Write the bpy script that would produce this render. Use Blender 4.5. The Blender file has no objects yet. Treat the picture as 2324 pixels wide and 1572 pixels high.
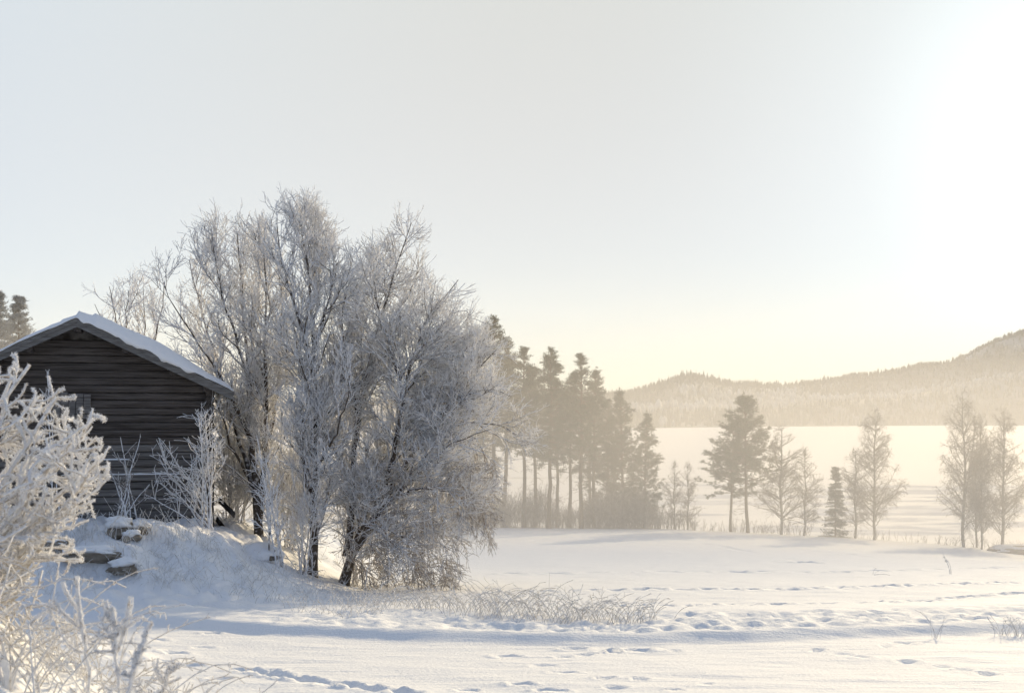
import bpy, math
import numpy as np
from mathutils import Vector

# ------------------------------------------------------------------ camera, sky, sun, exposure
scene = bpy.context.scene
C = scene.collection
R = math.radians
SUN_EL, SUN_AZ = 12.0, 25.0            # degrees above the horizon, degrees right of the view
F = 2905.0                             # focal length in units of a 2324 wide picture (45 mm lens)
HZ = 955.0                             # eye level in that picture

cam_data = bpy.data.cameras.new('camera')
cam_data.lens = 45; cam_data.sensor_width = 36
cam_data.shift_y = 0.0727
cam_data.clip_start = 0.1; cam_data.clip_end = 30000
cam_data.dof.use_dof = True
cam_data.dof.focus_distance = 30
cam_data.dof.aperture_fstop = 6.3
cam = bpy.data.objects.new('camera', cam_data)
cam.rotation_euler = (R(90), 0, 0)
C.objects.link(cam)
scene.camera = cam

sun_vec = (math.sin(R(SUN_AZ)) * math.cos(R(SUN_EL)), math.cos(R(SUN_AZ)) * math.cos(R(SUN_EL)), math.sin(R(SUN_EL)))
world = bpy.data.worlds.new('World'); scene.world = world
world.use_nodes = True
nt = world.node_tree; nt.nodes.clear()
N = nt.nodes.new; L = nt.links.new
out = N('ShaderNodeOutputWorld')
sky = N('ShaderNodeTexSky'); sky.sky_type = 'NISHITA'; sky.sun_disc = False
sky.sun_elevation = R(SUN_EL); sky.sun_rotation = R(SUN_AZ)
sky.dust_density = 0.0; sky.air_density = 0.6; sky.altitude = 200
bg = N('ShaderNodeBackground'); bg.inputs[1].default_value = 0.05
L(sky.outputs[0], bg.inputs[0])
# thin high winter veil: brightest round the sun, pale blue away from it
tc = N('ShaderNodeTexCoord')
dot = N('ShaderNodeVectorMath'); dot.operation = 'DOT_PRODUCT'
nrm = N('ShaderNodeVectorMath'); nrm.operation = 'NORMALIZE'
L(tc.outputs['Generated'], nrm.inputs[0]); L(nrm.outputs[0], dot.inputs[0]); dot.inputs[1].default_value = sun_vec
ac = N('ShaderNodeMath'); ac.operation = 'ARCCOSINE'; L(dot.outputs['Value'], ac.inputs[0])
dv = N('ShaderNodeMath'); dv.operation = 'DIVIDE'; L(ac.outputs[0], dv.inputs[0]); dv.inputs[1].default_value = math.pi
ramp = N('ShaderNodeValToRGB'); ramp.color_ramp.interpolation = 'B_SPLINE'
VEIL = [(0.0, (.9, .87, .80)), (5, (.70, .66, .58)), (10, (.55, .49, .405)), (18, (.47, .395, .295)), (28, (.485, .41, .315)),
        (40, (.485, .445, .395)), (52, (.465, .455, .455)), (75, (.135, .16, .235)), (180, (.088, .115, .205))]
cr = ramp.color_ramp
while len(cr.elements) < len(VEIL): cr.elements.new(0.5)
for e, (a, c) in zip(cr.elements, VEIL):
    e.position = a / 180.0; e.color = (c[0], c[1], c[2], 1)
L(dv.outputs[0], ramp.inputs[0])
# faint cirrus streaks low over the hills
mp = N('ShaderNodeMapping'); mp.inputs['Scale'].default_value = (2.2, 2.2, 42)
L(nrm.outputs[0], mp.inputs[0])
cn = N('ShaderNodeTexNoise'); cn.inputs['Scale'].default_value = 1.6; cn.inputs['Detail'].default_value = 5
L(mp.outputs[0], cn.inputs['Vector'])
cm = N('ShaderNodeMapRange'); cm.inputs[1].default_value = .52; cm.inputs[2].default_value = .78; cm.inputs[3].default_value = 0; cm.inputs[4].default_value = .07
L(cn.outputs[0], cm.inputs[0])
sp = N('ShaderNodeSeparateXYZ'); L(nrm.outputs[0], sp.inputs[0])
low = N('ShaderNodeMapRange'); low.inputs[1].default_value = 0.0; low.inputs[2].default_value = .12; low.inputs[3].default_value = 1; low.inputs[4].default_value = 0
L(sp.outputs[2], low.inputs[0])
mu = N('ShaderNodeMath'); mu.operation = 'MULTIPLY'; L(cm.outputs[0], mu.inputs[0]); L(low.outputs[0], mu.inputs[1])
hf = N('ShaderNodeMapRange'); hf.inputs[1].default_value = .05; hf.inputs[2].default_value = .34
L(sp.outputs[2], hf.inputs[0])
hm = N('ShaderNodeMix'); hm.data_type = 'RGBA'; hm.inputs['A'].default_value = (1.02, .97, .84, 1); hm.inputs['B'].default_value = (1.05, 1.14, 1.13, 1)
L(hf.outputs[0], hm.inputs['Factor'])
vm = N('ShaderNodeVectorMath'); vm.operation = 'MULTIPLY'; L(ramp.outputs[0], vm.inputs[0]); L(hm.outputs['Result'], vm.inputs[1])
ad = N('ShaderNodeVectorMath'); ad.operation = 'ADD'; L(vm.outputs[0], ad.inputs[0]); L(mu.outputs[0], ad.inputs[1])
bg2 = N('ShaderNodeBackground'); bg2.inputs[1].default_value = 1.0
L(ad.outputs[0], bg2.inputs[0])
adds = N('ShaderNodeAddShader'); L(bg.outputs[0], adds.inputs[0]); L(bg2.outputs[0], adds.inputs[1])
L(adds.outputs[0], out.inputs['Surface'])

sun_data = bpy.data.lights.new('sun', 'SUN')
sun_data.energy = 5.0; sun_data.angle = R(0.6); sun_data.color = (1.0, 0.80, 0.50)
sun = bpy.data.objects.new('sun', sun_data); C.objects.link(sun)
sun.rotation_euler = Vector(sun_vec).to_track_quat('Z', 'Y').to_euler()
sun.location = (60, 140, 90)

vs = scene.view_settings
scene.display_settings.display_device = 'sRGB'
vs.view_transform = 'Standard'; vs.look = 'None'; vs.gamma = 1; vs.use_curve_mapping = False
vs.exposure = 0.33
scene.cycles.use_denoising = True
scene.cycles.max_bounces = 6
scene.cycles.diffuse_bounces = 4
scene.cycles.volume_bounces = 3
scene.cycles.use_adaptive_sampling = True
scene.cycles.adaptive_threshold = 0.015
scene.cycles.sample_clamp_indirect = 6

# ------------------------------------------------------------------ helpers
def tag(o, label=None, cat=None, group=None, kind=None):
    if label: o['label'] = label
    if cat: o['category'] = cat
    if group: o['group'] = group
    if kind: o['kind'] = kind
    return o

def empty(name, loc=(0, 0, 0), rz=0.0):
    o = bpy.data.objects.new(name, None); C.objects.link(o)
    o.location = loc; o.rotation_euler = (0, 0, rz); o.empty_display_size = .3
    return o

def mesh_np(name, V, Fc, mat, smooth=True):
    """V (n,3) array, Fc (m,k) array of faces with k corners (or a list of such arrays)."""
    me = bpy.data.meshes.new(name)
    if not isinstance(Fc, list): Fc = [Fc]
    Fc = [f for f in Fc if len(f)]
    me.vertices.add(len(V)); me.vertices.foreach_set('co', np.ascontiguousarray(V, dtype=np.float32).ravel())
    nl = sum(f.size for f in Fc); npoly = sum(len(f) for f in Fc)
    me.loops.add(nl); me.polygons.add(npoly)
    me.loops.foreach_set('vertex_index', np.concatenate([f.ravel() for f in Fc]).astype(np.int32))
    tot = np.concatenate([np.full(len(f), f.shape[1]) for f in Fc])
    st = np.concatenate([[0], np.cumsum(tot)[:-1]]).astype(np.int32)
    me.polygons.foreach_set('loop_start', st)
    me.polygons.foreach_set('use_smooth', np.full(npoly, smooth))
    me.materials.append(mat)
    me.update(calc_edges=True)
    return me

def obj(name, me, parent=None, loc=None):
    o = bpy.data.objects.new(name, me); C.objects.link(o)
    if parent is not None: o.parent = parent
    if loc is not None: o.location = loc
    return o

def _h(ix, iy, s):
    n = (ix.astype(np.int64) * 374761393 + iy.astype(np.int64) * 668265263 + s * 974634777) & 0xFFFFFFFF
    n = ((n ^ (n >> 13)) * 1274126177) & 0xFFFFFFFF
    return ((n ^ (n >> 16)) & 0xFFFFFF) / 16777215.0

def vnoise(x, y, s=0):
    ix = np.floor(x); iy = np.floor(y); fx = x - ix; fy = y - iy
    ix = ix.astype(np.int64); iy = iy.astype(np.int64)
    fx = fx * fx * fx * (fx * (fx * 6 - 15) + 10); fy = fy * fy * fy * (fy * (fy * 6 - 15) + 10)
    a = _h(ix, iy, s); b = _h(ix + 1, iy, s); c = _h(ix, iy + 1, s); d = _h(ix + 1, iy + 1, s)
    return (a + (b - a) * fx) * (1 - fy) + (c + (d - c) * fx) * fy - .5

def fbm(x, y, o=4, s=0):
    t = 0; a = 1.0
    for k in range(o):
        t = t + a * vnoise(x * 2**k + 17.3 * k, y * 2**k + 5.1 * k, s + k); a *= .5
    return t

def sstep(x, a, b):
    t = np.clip((x - a) / (b - a), 0, 1); return t * t * (3 - 2 * t)

# ------------------------------------------------------------------ materials
def mat_new(name):
    m = bpy.data.materials.new(name); m.use_nodes = True
    n = m.node_tree; b = n.nodes['Principled BSDF']
    return m, n, b

def simple(name, col, rough=.8, spec=.2, noise=None, bump=None, col2=None, scale=(1, 1, 1), objrand=0.0, ramp=(.4, .65)):
    m, n, b = mat_new(name)
    b.inputs['Base Color'].default_value = (*col, 1); b.inputs['Roughness'].default_value = rough
    b.inputs['Specular IOR Level'].default_value = spec
    tc = n.nodes.new('ShaderNodeTexCoord'); mp = n.nodes.new('ShaderNodeMapping')
    mp.inputs['Scale'].default_value = scale; n.links.new(tc.outputs['Object'], mp.inputs[0])
    last = None
    if noise and col2:
        t = n.nodes.new('ShaderNodeTexNoise'); t.inputs['Scale'].default_value = noise; t.inputs['Detail'].default_value = 6
        oi = n.nodes.new('ShaderNodeObjectInfo')
        ad = n.nodes.new('ShaderNodeVectorMath'); ad.operation = 'ADD'
        sc = n.nodes.new('ShaderNodeVectorMath'); sc.operation = 'SCALE'; sc.inputs['Scale'].default_value = 37.0
        cb = n.nodes.new('ShaderNodeCombineXYZ')
        for k in range(3): n.links.new(oi.outputs['Random'], cb.inputs[k])
        n.links.new(cb.outputs[0], sc.inputs[0]); n.links.new(mp.outputs[0], ad.inputs[0]); n.links.new(sc.outputs[0], ad.inputs[1])
        n.links.new(ad.outputs[0], t.inputs['Vector'])
        mr = n.nodes.new('ShaderNodeMapRange'); mr.inputs[1].default_value = ramp[0]; mr.inputs[2].default_value = ramp[1]
        n.links.new(t.outputs[0], mr.inputs[0])
        mx = n.nodes.new('ShaderNodeMix'); mx.data_type = 'RGBA'
        mx.inputs['A'].default_value = (*col, 1); mx.inputs['B'].default_value = (*col2, 1)
        n.links.new(mr.outputs[0], mx.inputs['Factor'])
        last = mx.outputs['Result']
        if objrand:
            hs = n.nodes.new('ShaderNodeHueSaturation'); r2 = n.nodes.new('ShaderNodeMapRange')
            r2.inputs[3].default_value = 1 - objrand; r2.inputs[4].default_value = 1 + objrand
            n.links.new(oi.outputs['Random'], r2.inputs[0]); n.links.new(r2.outputs[0], hs.inputs['Value'])
            n.links.new(last, hs.inputs['Color']); last = hs.outputs[0]
        n.links.new(last, b.inputs['Base Color'])
        if bump:
            bp = n.nodes.new('ShaderNodeBump'); bp.inputs['Strength'].default_value = .7; bp.inputs['Distance'].default_value = bump
            n.links.new(t.outputs[0], bp.inputs['Height']); n.links.new(bp.outputs[0], b.inputs['Normal'])
    return m

def frosted(name, bark, frost, cover=.5, up=.6, scale=9.0, transl=0.0):
    """bark with hoar frost: frost sits in patches and on everything that faces up"""
    m, n, b = mat_new(name)
    b.inputs['Roughness'].default_value = .75; b.inputs['Specular IOR Level'].default_value = .25
    tc = n.nodes.new('ShaderNodeTexCoord'); t = n.nodes.new('ShaderNodeTexNoise')
    t.inputs['Scale'].default_value = scale; t.inputs['Detail'].default_value = 4
    n.links.new(tc.outputs['Object'], t.inputs['Vector'])
    g = n.nodes.new('ShaderNodeNewGeometry'); s = n.nodes.new('ShaderNodeSeparateXYZ'); n.links.new(g.outputs['Normal'], s.inputs[0])
    a = n.nodes.new('ShaderNodeMath'); a.operation = 'MULTIPLY_ADD'
    n.links.new(s.outputs[2], a.inputs[0]); a.inputs[1].default_value = up; n.links.new(t.outputs[0], a.inputs[2])
    mr = n.nodes.new('ShaderNodeMapRange'); mr.inputs[1].default_value = 1 - cover - .12; mr.inputs[2].default_value = 1 - cover + .12
    n.links.new(a.outputs[0], mr.inputs[0])
    mx = n.nodes.new('ShaderNodeMix'); mx.data_type = 'RGBA'
    mx.inputs['A'].default_value = (*bark, 1); mx.inputs['B'].default_value = (*frost, 1)
    n.links.new(mr.outputs[0], mx.inputs['Factor']); n.links.new(mx.outputs['Result'], b.inputs['Base Color'])
    if transl:
        tr = n.nodes.new('ShaderNodeBsdfTranslucent'); tr.inputs[0].default_value = (*frost, 1)
        ms = n.nodes.new('ShaderNodeMixShader'); ms.inputs[0].default_value = transl
        o = n.nodes['Material Output']
        n.links.new(b.outputs[0], ms.inputs[1]); n.links.new(tr.outputs[0], ms.inputs[2]); n.links.new(ms.outputs[0], o.inputs['Surface'])
    return m

def snow_mat(name, fine=22.0, amp=.022, ripple=True):
    m, n, b = mat_new(name)
    b.inputs['Base Color'].default_value = (.88, .885, .895, 1); b.inputs['Roughness'].default_value = .85
    b.inputs['Specular IOR Level'].default_value = .08
    tc = n.nodes.new('ShaderNodeTexCoord')
    t1 = n.nodes.new('ShaderNodeTexNoise'); t1.inputs['Scale'].default_value = fine; t1.inputs['Detail'].default_value = 5
    n.links.new(tc.outputs['Object'], t1.inputs['Vector'])
    b1 = n.nodes.new('ShaderNodeBump'); b1.inputs['Strength'].default_value = .6; b1.inputs['Distance'].default_value = amp
    n.links.new(t1.outputs[0], b1.inputs['Height'])
    lastn = b1.outputs[0]
    if ripple:
        mp = n.nodes.new('ShaderNodeMapping'); mp.inputs['Scale'].default_value = (.7, 2.6, 1); mp.inputs['Rotation'].default_value = (0, 0, .12)
        n.links.new(tc.outputs['Object'], mp.inputs[0])
        t2 = n.nodes.new('ShaderNodeTexNoise'); t2.inputs['Scale'].default_value = 1.7; t2.inputs['Detail'].default_value = 8; t2.inputs['Roughness'].default_value = .62
        n.links.new(mp.outputs[0], t2.inputs['Vector'])
        b2 = n.nodes.new('ShaderNodeBump'); b2.inputs['Strength'].default_value = .5; b2.inputs['Distance'].default_value = .07
        n.links.new(t2.outputs[0], b2.inputs['Height']); n.links.new(b1.outputs[0], b2.inputs['Normal']); lastn = b2.outputs[0]
    n.links.new(lastn, b.inputs['Normal'])
    return m

M = {}
M['snow'] = snow_mat('snow')
M['snow_soft'] = snow_mat('snow_soft', 22, .01, False)
M['bark'] = frosted('bark', (.08, .066, .056), (.68, .68, .71), .34, .32, 11)
M['limb'] = frosted('limb_bark', (.14, .12, .10), (.84, .84, .86), .62, .40, 11)
M['twig'] = frosted('twig_frost', (.38, .34, .32), (.92, .92, .93), .80, .25, 14, .25)
M['near_frost'] = frosted('thick_frost', (.40, .36, .32), (.82, .82, .83), .66, .35, 45, .12)
M['hoar'] = simple('hoar_needles', (.92, .92, .93), .6, .2)
M['brown_twig'] = frosted('brown_twig', (.20, .155, .12), (.70, .68, .66), .54, .3, 18)
M['straw'] = frosted('frosted_straw', (.46, .40, .31), (.86, .86, .86), .68, .35, 25, .15)
M['pine_bark'] = simple('pine_bark', (.10, .065, .045), .9, .1, 6, .02, (.17, .11, .075))
M['needles'] = simple('pine_needles', (.030, .048, .022), .7, .2, 1.5, None, (.085, .11, .065))
M['spruce'] = simple('spruce_needles', (.03, .045, .028), .7, .2, 2.5, None, (.08, .10, .08))
M['spruce_haze_tint'] = simple('haze_tinted_spruce', (.26, .26, .245), .7, .2, 2.5, None, (.48, .48, .47))  # haze painted into the needle colour, for the spruces behind the barn
M['birch_bark'] = simple('birch_bark', (.14, .125, .11), .8, .2, 5, None, (.34, .32, .30))
M['birch_twig'] = simple('frosted_birch_twigs', (.16, .14, .12), .8, .2, 3, None, (.38, .36, .33))
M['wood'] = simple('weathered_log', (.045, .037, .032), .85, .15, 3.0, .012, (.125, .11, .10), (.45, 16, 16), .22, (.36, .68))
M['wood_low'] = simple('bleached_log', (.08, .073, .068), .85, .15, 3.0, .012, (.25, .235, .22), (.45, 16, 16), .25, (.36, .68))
M['board'] = simple('weathered_board', (.10, .092, .085), .85, .15, 3.0, .006, (.21, .20, .195), (14, 14, .9), .15, (.36, .68))
M['barge'] = simple('grey_bargeboard', (.12, .115, .11), .85, .15, 3.0, .006, (.22, .215, .21), (.9, 14, 14), .1, (.36, .68))
M['stone'] = simple('stone', (.20, .17, .135), .9, .1, 4.0, .03, (.34, .30, .25), (1, 1, 1), .1)
M['dark_wood'] = simple('dark_plank', (.05, .044, .04), .9, .1, 4.0, .01, (.15, .14, .13))
M['hill_dark'] = simple('spruce_forest', (.02, .028, .02), .9, .05, .01, None, (.05, .06, .05))
M['hill_frost'] = simple('frosted_forest', (.40, .38, .35), .9, .05, .01, None, (.65, .63, .60))
M['hill_ground'] = simple('forest_floor', (.09, .09, .08), .9, .05, .004, None, (.32, .32, .32))

# ------------------------------------------------------------------ the ground
ZD = np.array([0.0, 3, 6, 8, 12, 17, 20, 23, 30, 50, 80, 112, 118, 130, 150, 165, 340, 380, 12000])
ZZ = np.array([-1.45, -1.6, -1.88, -2.12, -2.55, -2.98, -3.22, -3.46, -3.98, -5.45, -7.4, -9.28, -9.8, -12.0, -14.5, -15.0, -15.0, -16.5, -16.5])
_g = np.concatenate([np.linspace(0, 170, 1700), np.linspace(171, 12000, 400)])
_z = np.interp(_g, ZD, ZZ)
_k = np.ones(25) / 25
_zs = _z.copy(); _zs[12:1600] = np.convolve(_z, _k, 'same')[12:1600]
def prof(d): return np.interp(d, _g, _zs)

_bx = np.array([-400, 0, 200, 300, 600, 1000, 1300, 1700, 2324, 2800])
_by = np.array([1385, 1392, 1408, 1421, 1444, 1459, 1465, 1460, 1437, 1420])
_dd = np.linspace(6, 60, 2000); _SS = -prof(_dd) / _dd
def solve_d(y): return np.interp(-(np.asarray(y) - HZ) / F, -_SS, _dd)
_bd = solve_d(_by); _bu = (_bx - 1162) / F

def H(x, y):
    """height of the snow surface (without footprints)"""
    x = np.asarray(x, float); y = np.asarray(y, float)
    d = np.hypot(x, y) ; yy = np.where(y > 0, y, 0)
    dd = np.where(y > 0, y * .98 + .02 * d, d * .5)
    u = np.clip(x / np.maximum(y, 1.0), -1.2, 1.2)
    z = prof(dd)
    z = z - np.interp(u, [-.05, .12, .19, .26, .33, .40, .6], [0, .15, .5, .9, 1.45, 2.2, 3.2]) * sstep(dd, 35, 112) * (1 - sstep(dd, 118, 160))
    # wall of old ploughed snow beyond the near field, trampled on top
    db = np.interp(u, _bu, _bd)
    berm = sstep(dd, db + .02, db + .75)
    z = z + .14 * berm * (1 - sstep(dd, db + 4.0, db + 9)) * (y > 0)
    tr = sstep(dd, db + .55, db + 1.1) * (1 - sstep(dd, db + 3.3, db + 5.0)) * (y > 0) * sstep(u, -.30, -.1)
    z = z + tr * (.085 * fbm(x * 3.6, y * 2.8, 3, 5) - .03 + .05 * np.abs(vnoise(x * 6.1, y * 4.9, 9)))
    # mound that carries the barn
    m = sstep(x, -3.4, -7.4) * sstep(dd, 22.6, 27.6 ) * (1 - .9 * sstep(dd, 42, 75))
    m = m * (1.50 + .15 * sstep(x, -8, -12))
    z = z + m + m * .14 * fbm(x * .9, y * .9, 3, 31) + np.minimum(m, .6) * (.20 * fbm(x * 2.6, y * 2.6, 4, 36) + .12 * fbm(x * .9, y * 3.0, 2, 39))
    z = z + .26 * fbm(x * 1.7, y * 1.7, 5, 71) * sstep(x, -4.0, -6) * sstep(dd, 20.5, 23) * (1 - sstep(dd, 30, 34))
    # heaps of snow over the near left verge
    nl = np.exp(-(((x + 2.55) / 1.05) ** 2 + ((y - 5.3) / 1.5) ** 2) ** 1.5)
    z = z + nl * (.86 + .40 * np.abs(fbm(x * 2.2, y * 2.2, 2, 41)) + .10 * fbm(x * 6, y * 6, 2, 43))
    vl = sstep(u, -.24, -.34) * sstep(dd, 6, 9) * (1 - sstep(dd, 16, 19)) * (y > 0)
    z = z + vl * (.10 + .22 * fbm(x * 1.4, y * 1.1, 3, 51))
    # gentle drifts
    near = 1 - sstep(dd, 90, 112)
    z = z + near * (.045 * fbm(x * .22, y * .16, 3, 11) + .022 * fbm(x * 1.1, y * 1.9, 3, 21))
    z = z + .15 * sstep(dd, 35, 80) * near * vnoise(x * .06, y * .05, 77)
    return z

_td = np.concatenate([np.arange(4, 40, .05), np.arange(40, 330, .5)])
def spot(xD, yD):
    """where the line of sight through a picture point meets the snow"""
    u = (xD - 1162) / F; s = (yD - HZ) / F
    hz = H(u * _td, _td); hit = np.nonzero(hz >= -s * _td)[0]
    d = _td[hit[0]] if len(hit) else 110.0
    return float(u * d), float(d), float(H(u * d, d))
def P3(xD, yD, d): return np.array([(xD - 1162) / F * d, d, (HZ - yD) / F * d])
def base(xD, d):
    x = (xD - 1162) / F * d
    return (x, d, float(H(x, d)))

rng = np.random.default_rng(7)
angs = np.concatenate([np.linspace(-180, -36, 60, endpoint=False), np.linspace(-33, 29, 420, endpoint=False), np.linspace(34, 180, 61)])
rad = np.concatenate([np.linspace(.4, 5, 14, endpoint=False), np.exp(np.linspace(math.log(5), math.log(9), 80, endpoint=False)),
                      np.exp(np.linspace(math.log(9), math.log(125), 410, endpoint=False)),
                      np.exp(np.linspace(math.log(125), math.log(12000), 60))])
A, D_ = np.meshgrid(np.radians(angs[:-1]), rad, indexing='xy')
GX = np.sin(A) * D_; GY = np.cos(A) * D_
GZ = H(GX, GY)

def dent(px, py, rx, ry, depth, rot=0.0, rim=.35):
    d0 = math.hypot(px, py)
    r0 = np.searchsorted(rad, d0 - 1.2); r1 = np.searchsorted(rad, d0 + 1.2)
    sx = GX[r0:r1]; sy = GY[r0:r1]
    c, s = math.cos(rot), math.sin(rot)
    a = ((sx - px) * c + (sy - py) * s) / rx; b = (-(sx - px) * s + (sy - py) * c) / ry
    q = a * a + b * b
    GZ[r0:r1] += np.where(sy > 0, -depth * np.exp(-q * q) + rim * depth * np.exp(-(np.sqrt(q) - 1.45) ** 2 * 9), 0)

dents = [(1150, 1490, 1.3), (1232, 1510, 1.2), (1280, 1526, 1.4), (1342, 1524, 1.2), (1372, 1536, 1.0), (1180, 1551, 1.1), (1060, 1489, 1.0),
         (1300, 1471, 2.2), (1440, 1476, 1.5), (1395, 1560, 1.2), (1452, 1540, 1.0), (2010, 1466, 1.0), (2050, 1459, 1.3), (2100, 1463, 1.0), (1860, 1475, 1.0),
         (1600, 1552, .9), (1690, 1560, .9), (1530, 1566, .8), (1250, 1568, 1.3), (1060, 1567, 1.2), (480, 1436, 1.4), (460, 1470, 1.2), (395, 1480, 1.4),
         (560, 1500, 1.5), (610, 1522, 1.3), (660, 1535, 1.3), (720, 1549, 1.4), (790, 1560, 1.4), (430, 1510, 1.4), (500, 1540, 1.5), (540, 1556, 1.2), (350, 1450, 1.3), (370, 1500, 1.4), (330, 1540, 1.4)]
for (a, b, s) in dents:
    if rng.random() < .3: continue
    x, y, z = spot(a, b)
    dent(x, y, .10 * s * rng.uniform(.7, 1.3), .08 * s, .04 * s * rng.uniform(.6, 1.2), rng.uniform(-.6, .6))
def trail(pts, step, size, depth, jit=.05):
    W = [spot(*p)[:2] for p in pts]
    for (p, q) in zip(W[:-1], W[1:]):
        n = max(1, int(math.hypot(q[0] - p[0], q[1] - p[1]) / step))
        for k in range(n):
            t = (k + rng.uniform(-.2, .2)) / n
            dent(p[0] + (q[0] - p[0]) * t + rng.normal(0, jit), p[1] + (q[1] - p[1]) * t + rng.normal(0, jit), size * rng.uniform(.8, 1.2), size * rng.uniform(.7, 1.1), depth * rng.uniform(.6, 1.2))
trail([(1290, 1489), (1400, 1476), (1500, 1466)], .22, .09, .045)
trail([(1860, 1476), (1960, 1490), (2120, 1512), (2324, 1542)], .42, .11, .038)
trail([(1400, 1481), (1640, 1470)], .55, .10, .05)
trail([(560, 1520), (700, 1544), (830, 1562), (960, 1574)], .14, .13, .05, .03)
trail([(1200, 1343), (1450, 1337), (1800, 1337), (2324, 1321)], .5, .22, .09)
trail([(1400, 1378), (1700, 1372), (2000, 1366), (2324, 1345)], .45, .20, .08)
trail([(1170, 1302), (1500, 1298), (1900, 1300), (2324, 1287)], 1.0, .32, .09)
trail([(1590, 1232), (1640, 1240), (1700, 1255)], .9, .35, .12)
trail([(1800, 1276), (1850, 1279)], .3, .35, .16)
trail([(1820, 1247), (1960, 1262), (2100, 1268)], 2.5, .4, .1)

nr, nc = GX.shape
V = np.stack([GX, GY, GZ], -1).reshape(-1, 3)
V = np.vstack([V, [[0, 0, float(H(0, 0))]]])
ii, jj = np.meshgrid(np.arange(nr - 1), np.arange(nc), indexing='ij')
j2 = (jj + 1) % nc
quads = np.stack([ii * nc + jj, ii * nc + j2, (ii + 1) * nc + j2, (ii + 1) * nc + jj], -1).reshape(-1, 4)[:, ::-1]
j = np.arange(nc); tris = np.stack([np.full(nc, nr * nc), j, (j + 1) % nc], -1)[:, ::-1]
g = obj('snow_field', mesh_np('snow_field', V, [quads, tris], M['snow']))
tag(g, kind='structure')

# the frozen lake: a wide sheet at the level of the ice
def disc_ring(r0, r1, z, n=96):
    a = np.linspace(0, 2 * np.pi, n, endpoint=False)
    V = np.concatenate([np.stack([np.sin(a) * r, np.cos(a) * r, np.full(n, z)], -1) for r in (r0, r1)])
    k = np.arange(n); return V, np.stack([k, k + n, (k + 1) % n + n, (k + 1) % n], -1)
V, Q = disc_ring(342, 9800, -15.12)
tag(obj('frozen_lake', mesh_np('frozen_lake', V, Q, M['snow_soft'])), kind='structure')

# low ridges of snow across the lower field
def ridges():
    Vs = []; Fs = []; n0 = 0
    r = np.random.default_rng(3)
    for k in range(60):
        y0 = 166 + 130 * r.random() ** 1.1
        a = r.uniform(8, 70) * y0 / 200; b = a + r.uniform(10, 90)
        n = 40; x = np.linspace(a, b, n)
        yc = y0 + .8 * fbm(x * .03, x * 0 + k, 2, k) * 4 + (x - a) * .02
        h = (.22 + .38 * r.random()) * np.clip(.55 + fbm(x * .15, x * 0 + k * 3.1, 3, k + 9), 0, 1.3) * np.sin(np.linspace(0, np.pi, n)) ** .4
        z = -15.02
        prof_ = [(-1.0, 0), (-.25, 1), (.35, .85), (1.6, 0)]
        P = np.stack([np.stack([x, yc + dy, z + h * hz], -1) for dy, hz in prof_], 1)
        Vs.append(P.reshape(-1, 3))
        i, q = np.meshgrid(np.arange(n - 1), np.arange(3), indexing='ij')
        Fs.append(np.stack([i * 4 + q, (i + 1) * 4 + q, (i + 1) * 4 + q + 1, i * 4 + q + 1], -1).reshape(-1, 4) + n0); n0 += n * 4
    return np.concatenate(Vs), np.concatenate(Fs)
V, Q = ridges()
tag(obj('snow_ridges', mesh_np('snow_ridges', V, Q, M['snow_soft'])), 'low wind-blown ridges of snow across the lower field by the lake', 'snow ridges', kind='stuff')

# ------------------------------------------------------------------ hills beyond the lake
HX = np.array([300, 900, 1150, 1370, 1450, 1500, 1550, 1620, 1700, 1780, 1850, 1950, 2050, 2150, 2200, 2250, 2324, 2500, 2900, 3400])
HY = np.array([900, 895, 893, 892, 886, 874, 857, 861, 870, 877, 868, 853, 838, 818, 803, 778, 748, 705, 690, 760])
SX = np.array([300, 1490, 1850, 2324, 3400]); SD = np.array([2200, 2750, 3700, 4600, 5200])
def hill_point(xD, t):
    """t 0 at the shore, 1 on the crest; an intermediate shoulder at .45"""
    u = (xD - 1162) / F
    d0 = np.interp(xD, SX, SD); d1 = d0 + 1500
    d = d0 + (d1 - d0) * t
    top = (HZ - 6 - np.interp(xD, HX, HY)) / F * d1
    mid = (HZ - np.interp(xD, [300, 1500, 1700, 1900, 2100, 2324, 2600, 3400], [935, 935, 925, 905, 893, 852, 830, 850])) / F * (d0 + .45 * 1500)
    z = np.where(t < .45, -15.6 + (mid + 15.6) * sstep(t, -.02, .45) ** .8, 0)
    lo = mid * .93
    z2 = np.where(t < .55, mid + (lo - mid) * sstep(t, .45, .55), lo + (top - lo) * sstep(t, .5, 1.0))
    z2 = np.where(t > 1, top * (1 - .5 * sstep(t, 1, 2.2)), z2)
    z = np.where(t < .45, z, z2)
    z = z + 16 * fbm(xD * .012, t * 5, 3, 5) * sstep(t, .05, .3)
    return np.stack([u * d, d, z], -1)
xs = np.linspace(300, 3400, 260); ts = np.linspace(-.03, 2.2, 50)
X_, T_ = np.meshgrid(xs, ts, indexing='xy')
V = hill_point(X_, T_).reshape(-1, 3)
n, m_ = T_.shape
i, q = np.meshgrid(np.arange(n - 1), np.arange(m_ - 1), indexing='ij')
Q = np.stack([i * m_ + q, i * m_ + q + 1, (i + 1) * m_ + q + 1, (i + 1) * m_ + q], -1).reshape(-1, 4)
tag(obj('hills', mesh_np('hills', V, Q, M['hill_ground'])), kind='structure')
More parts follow.
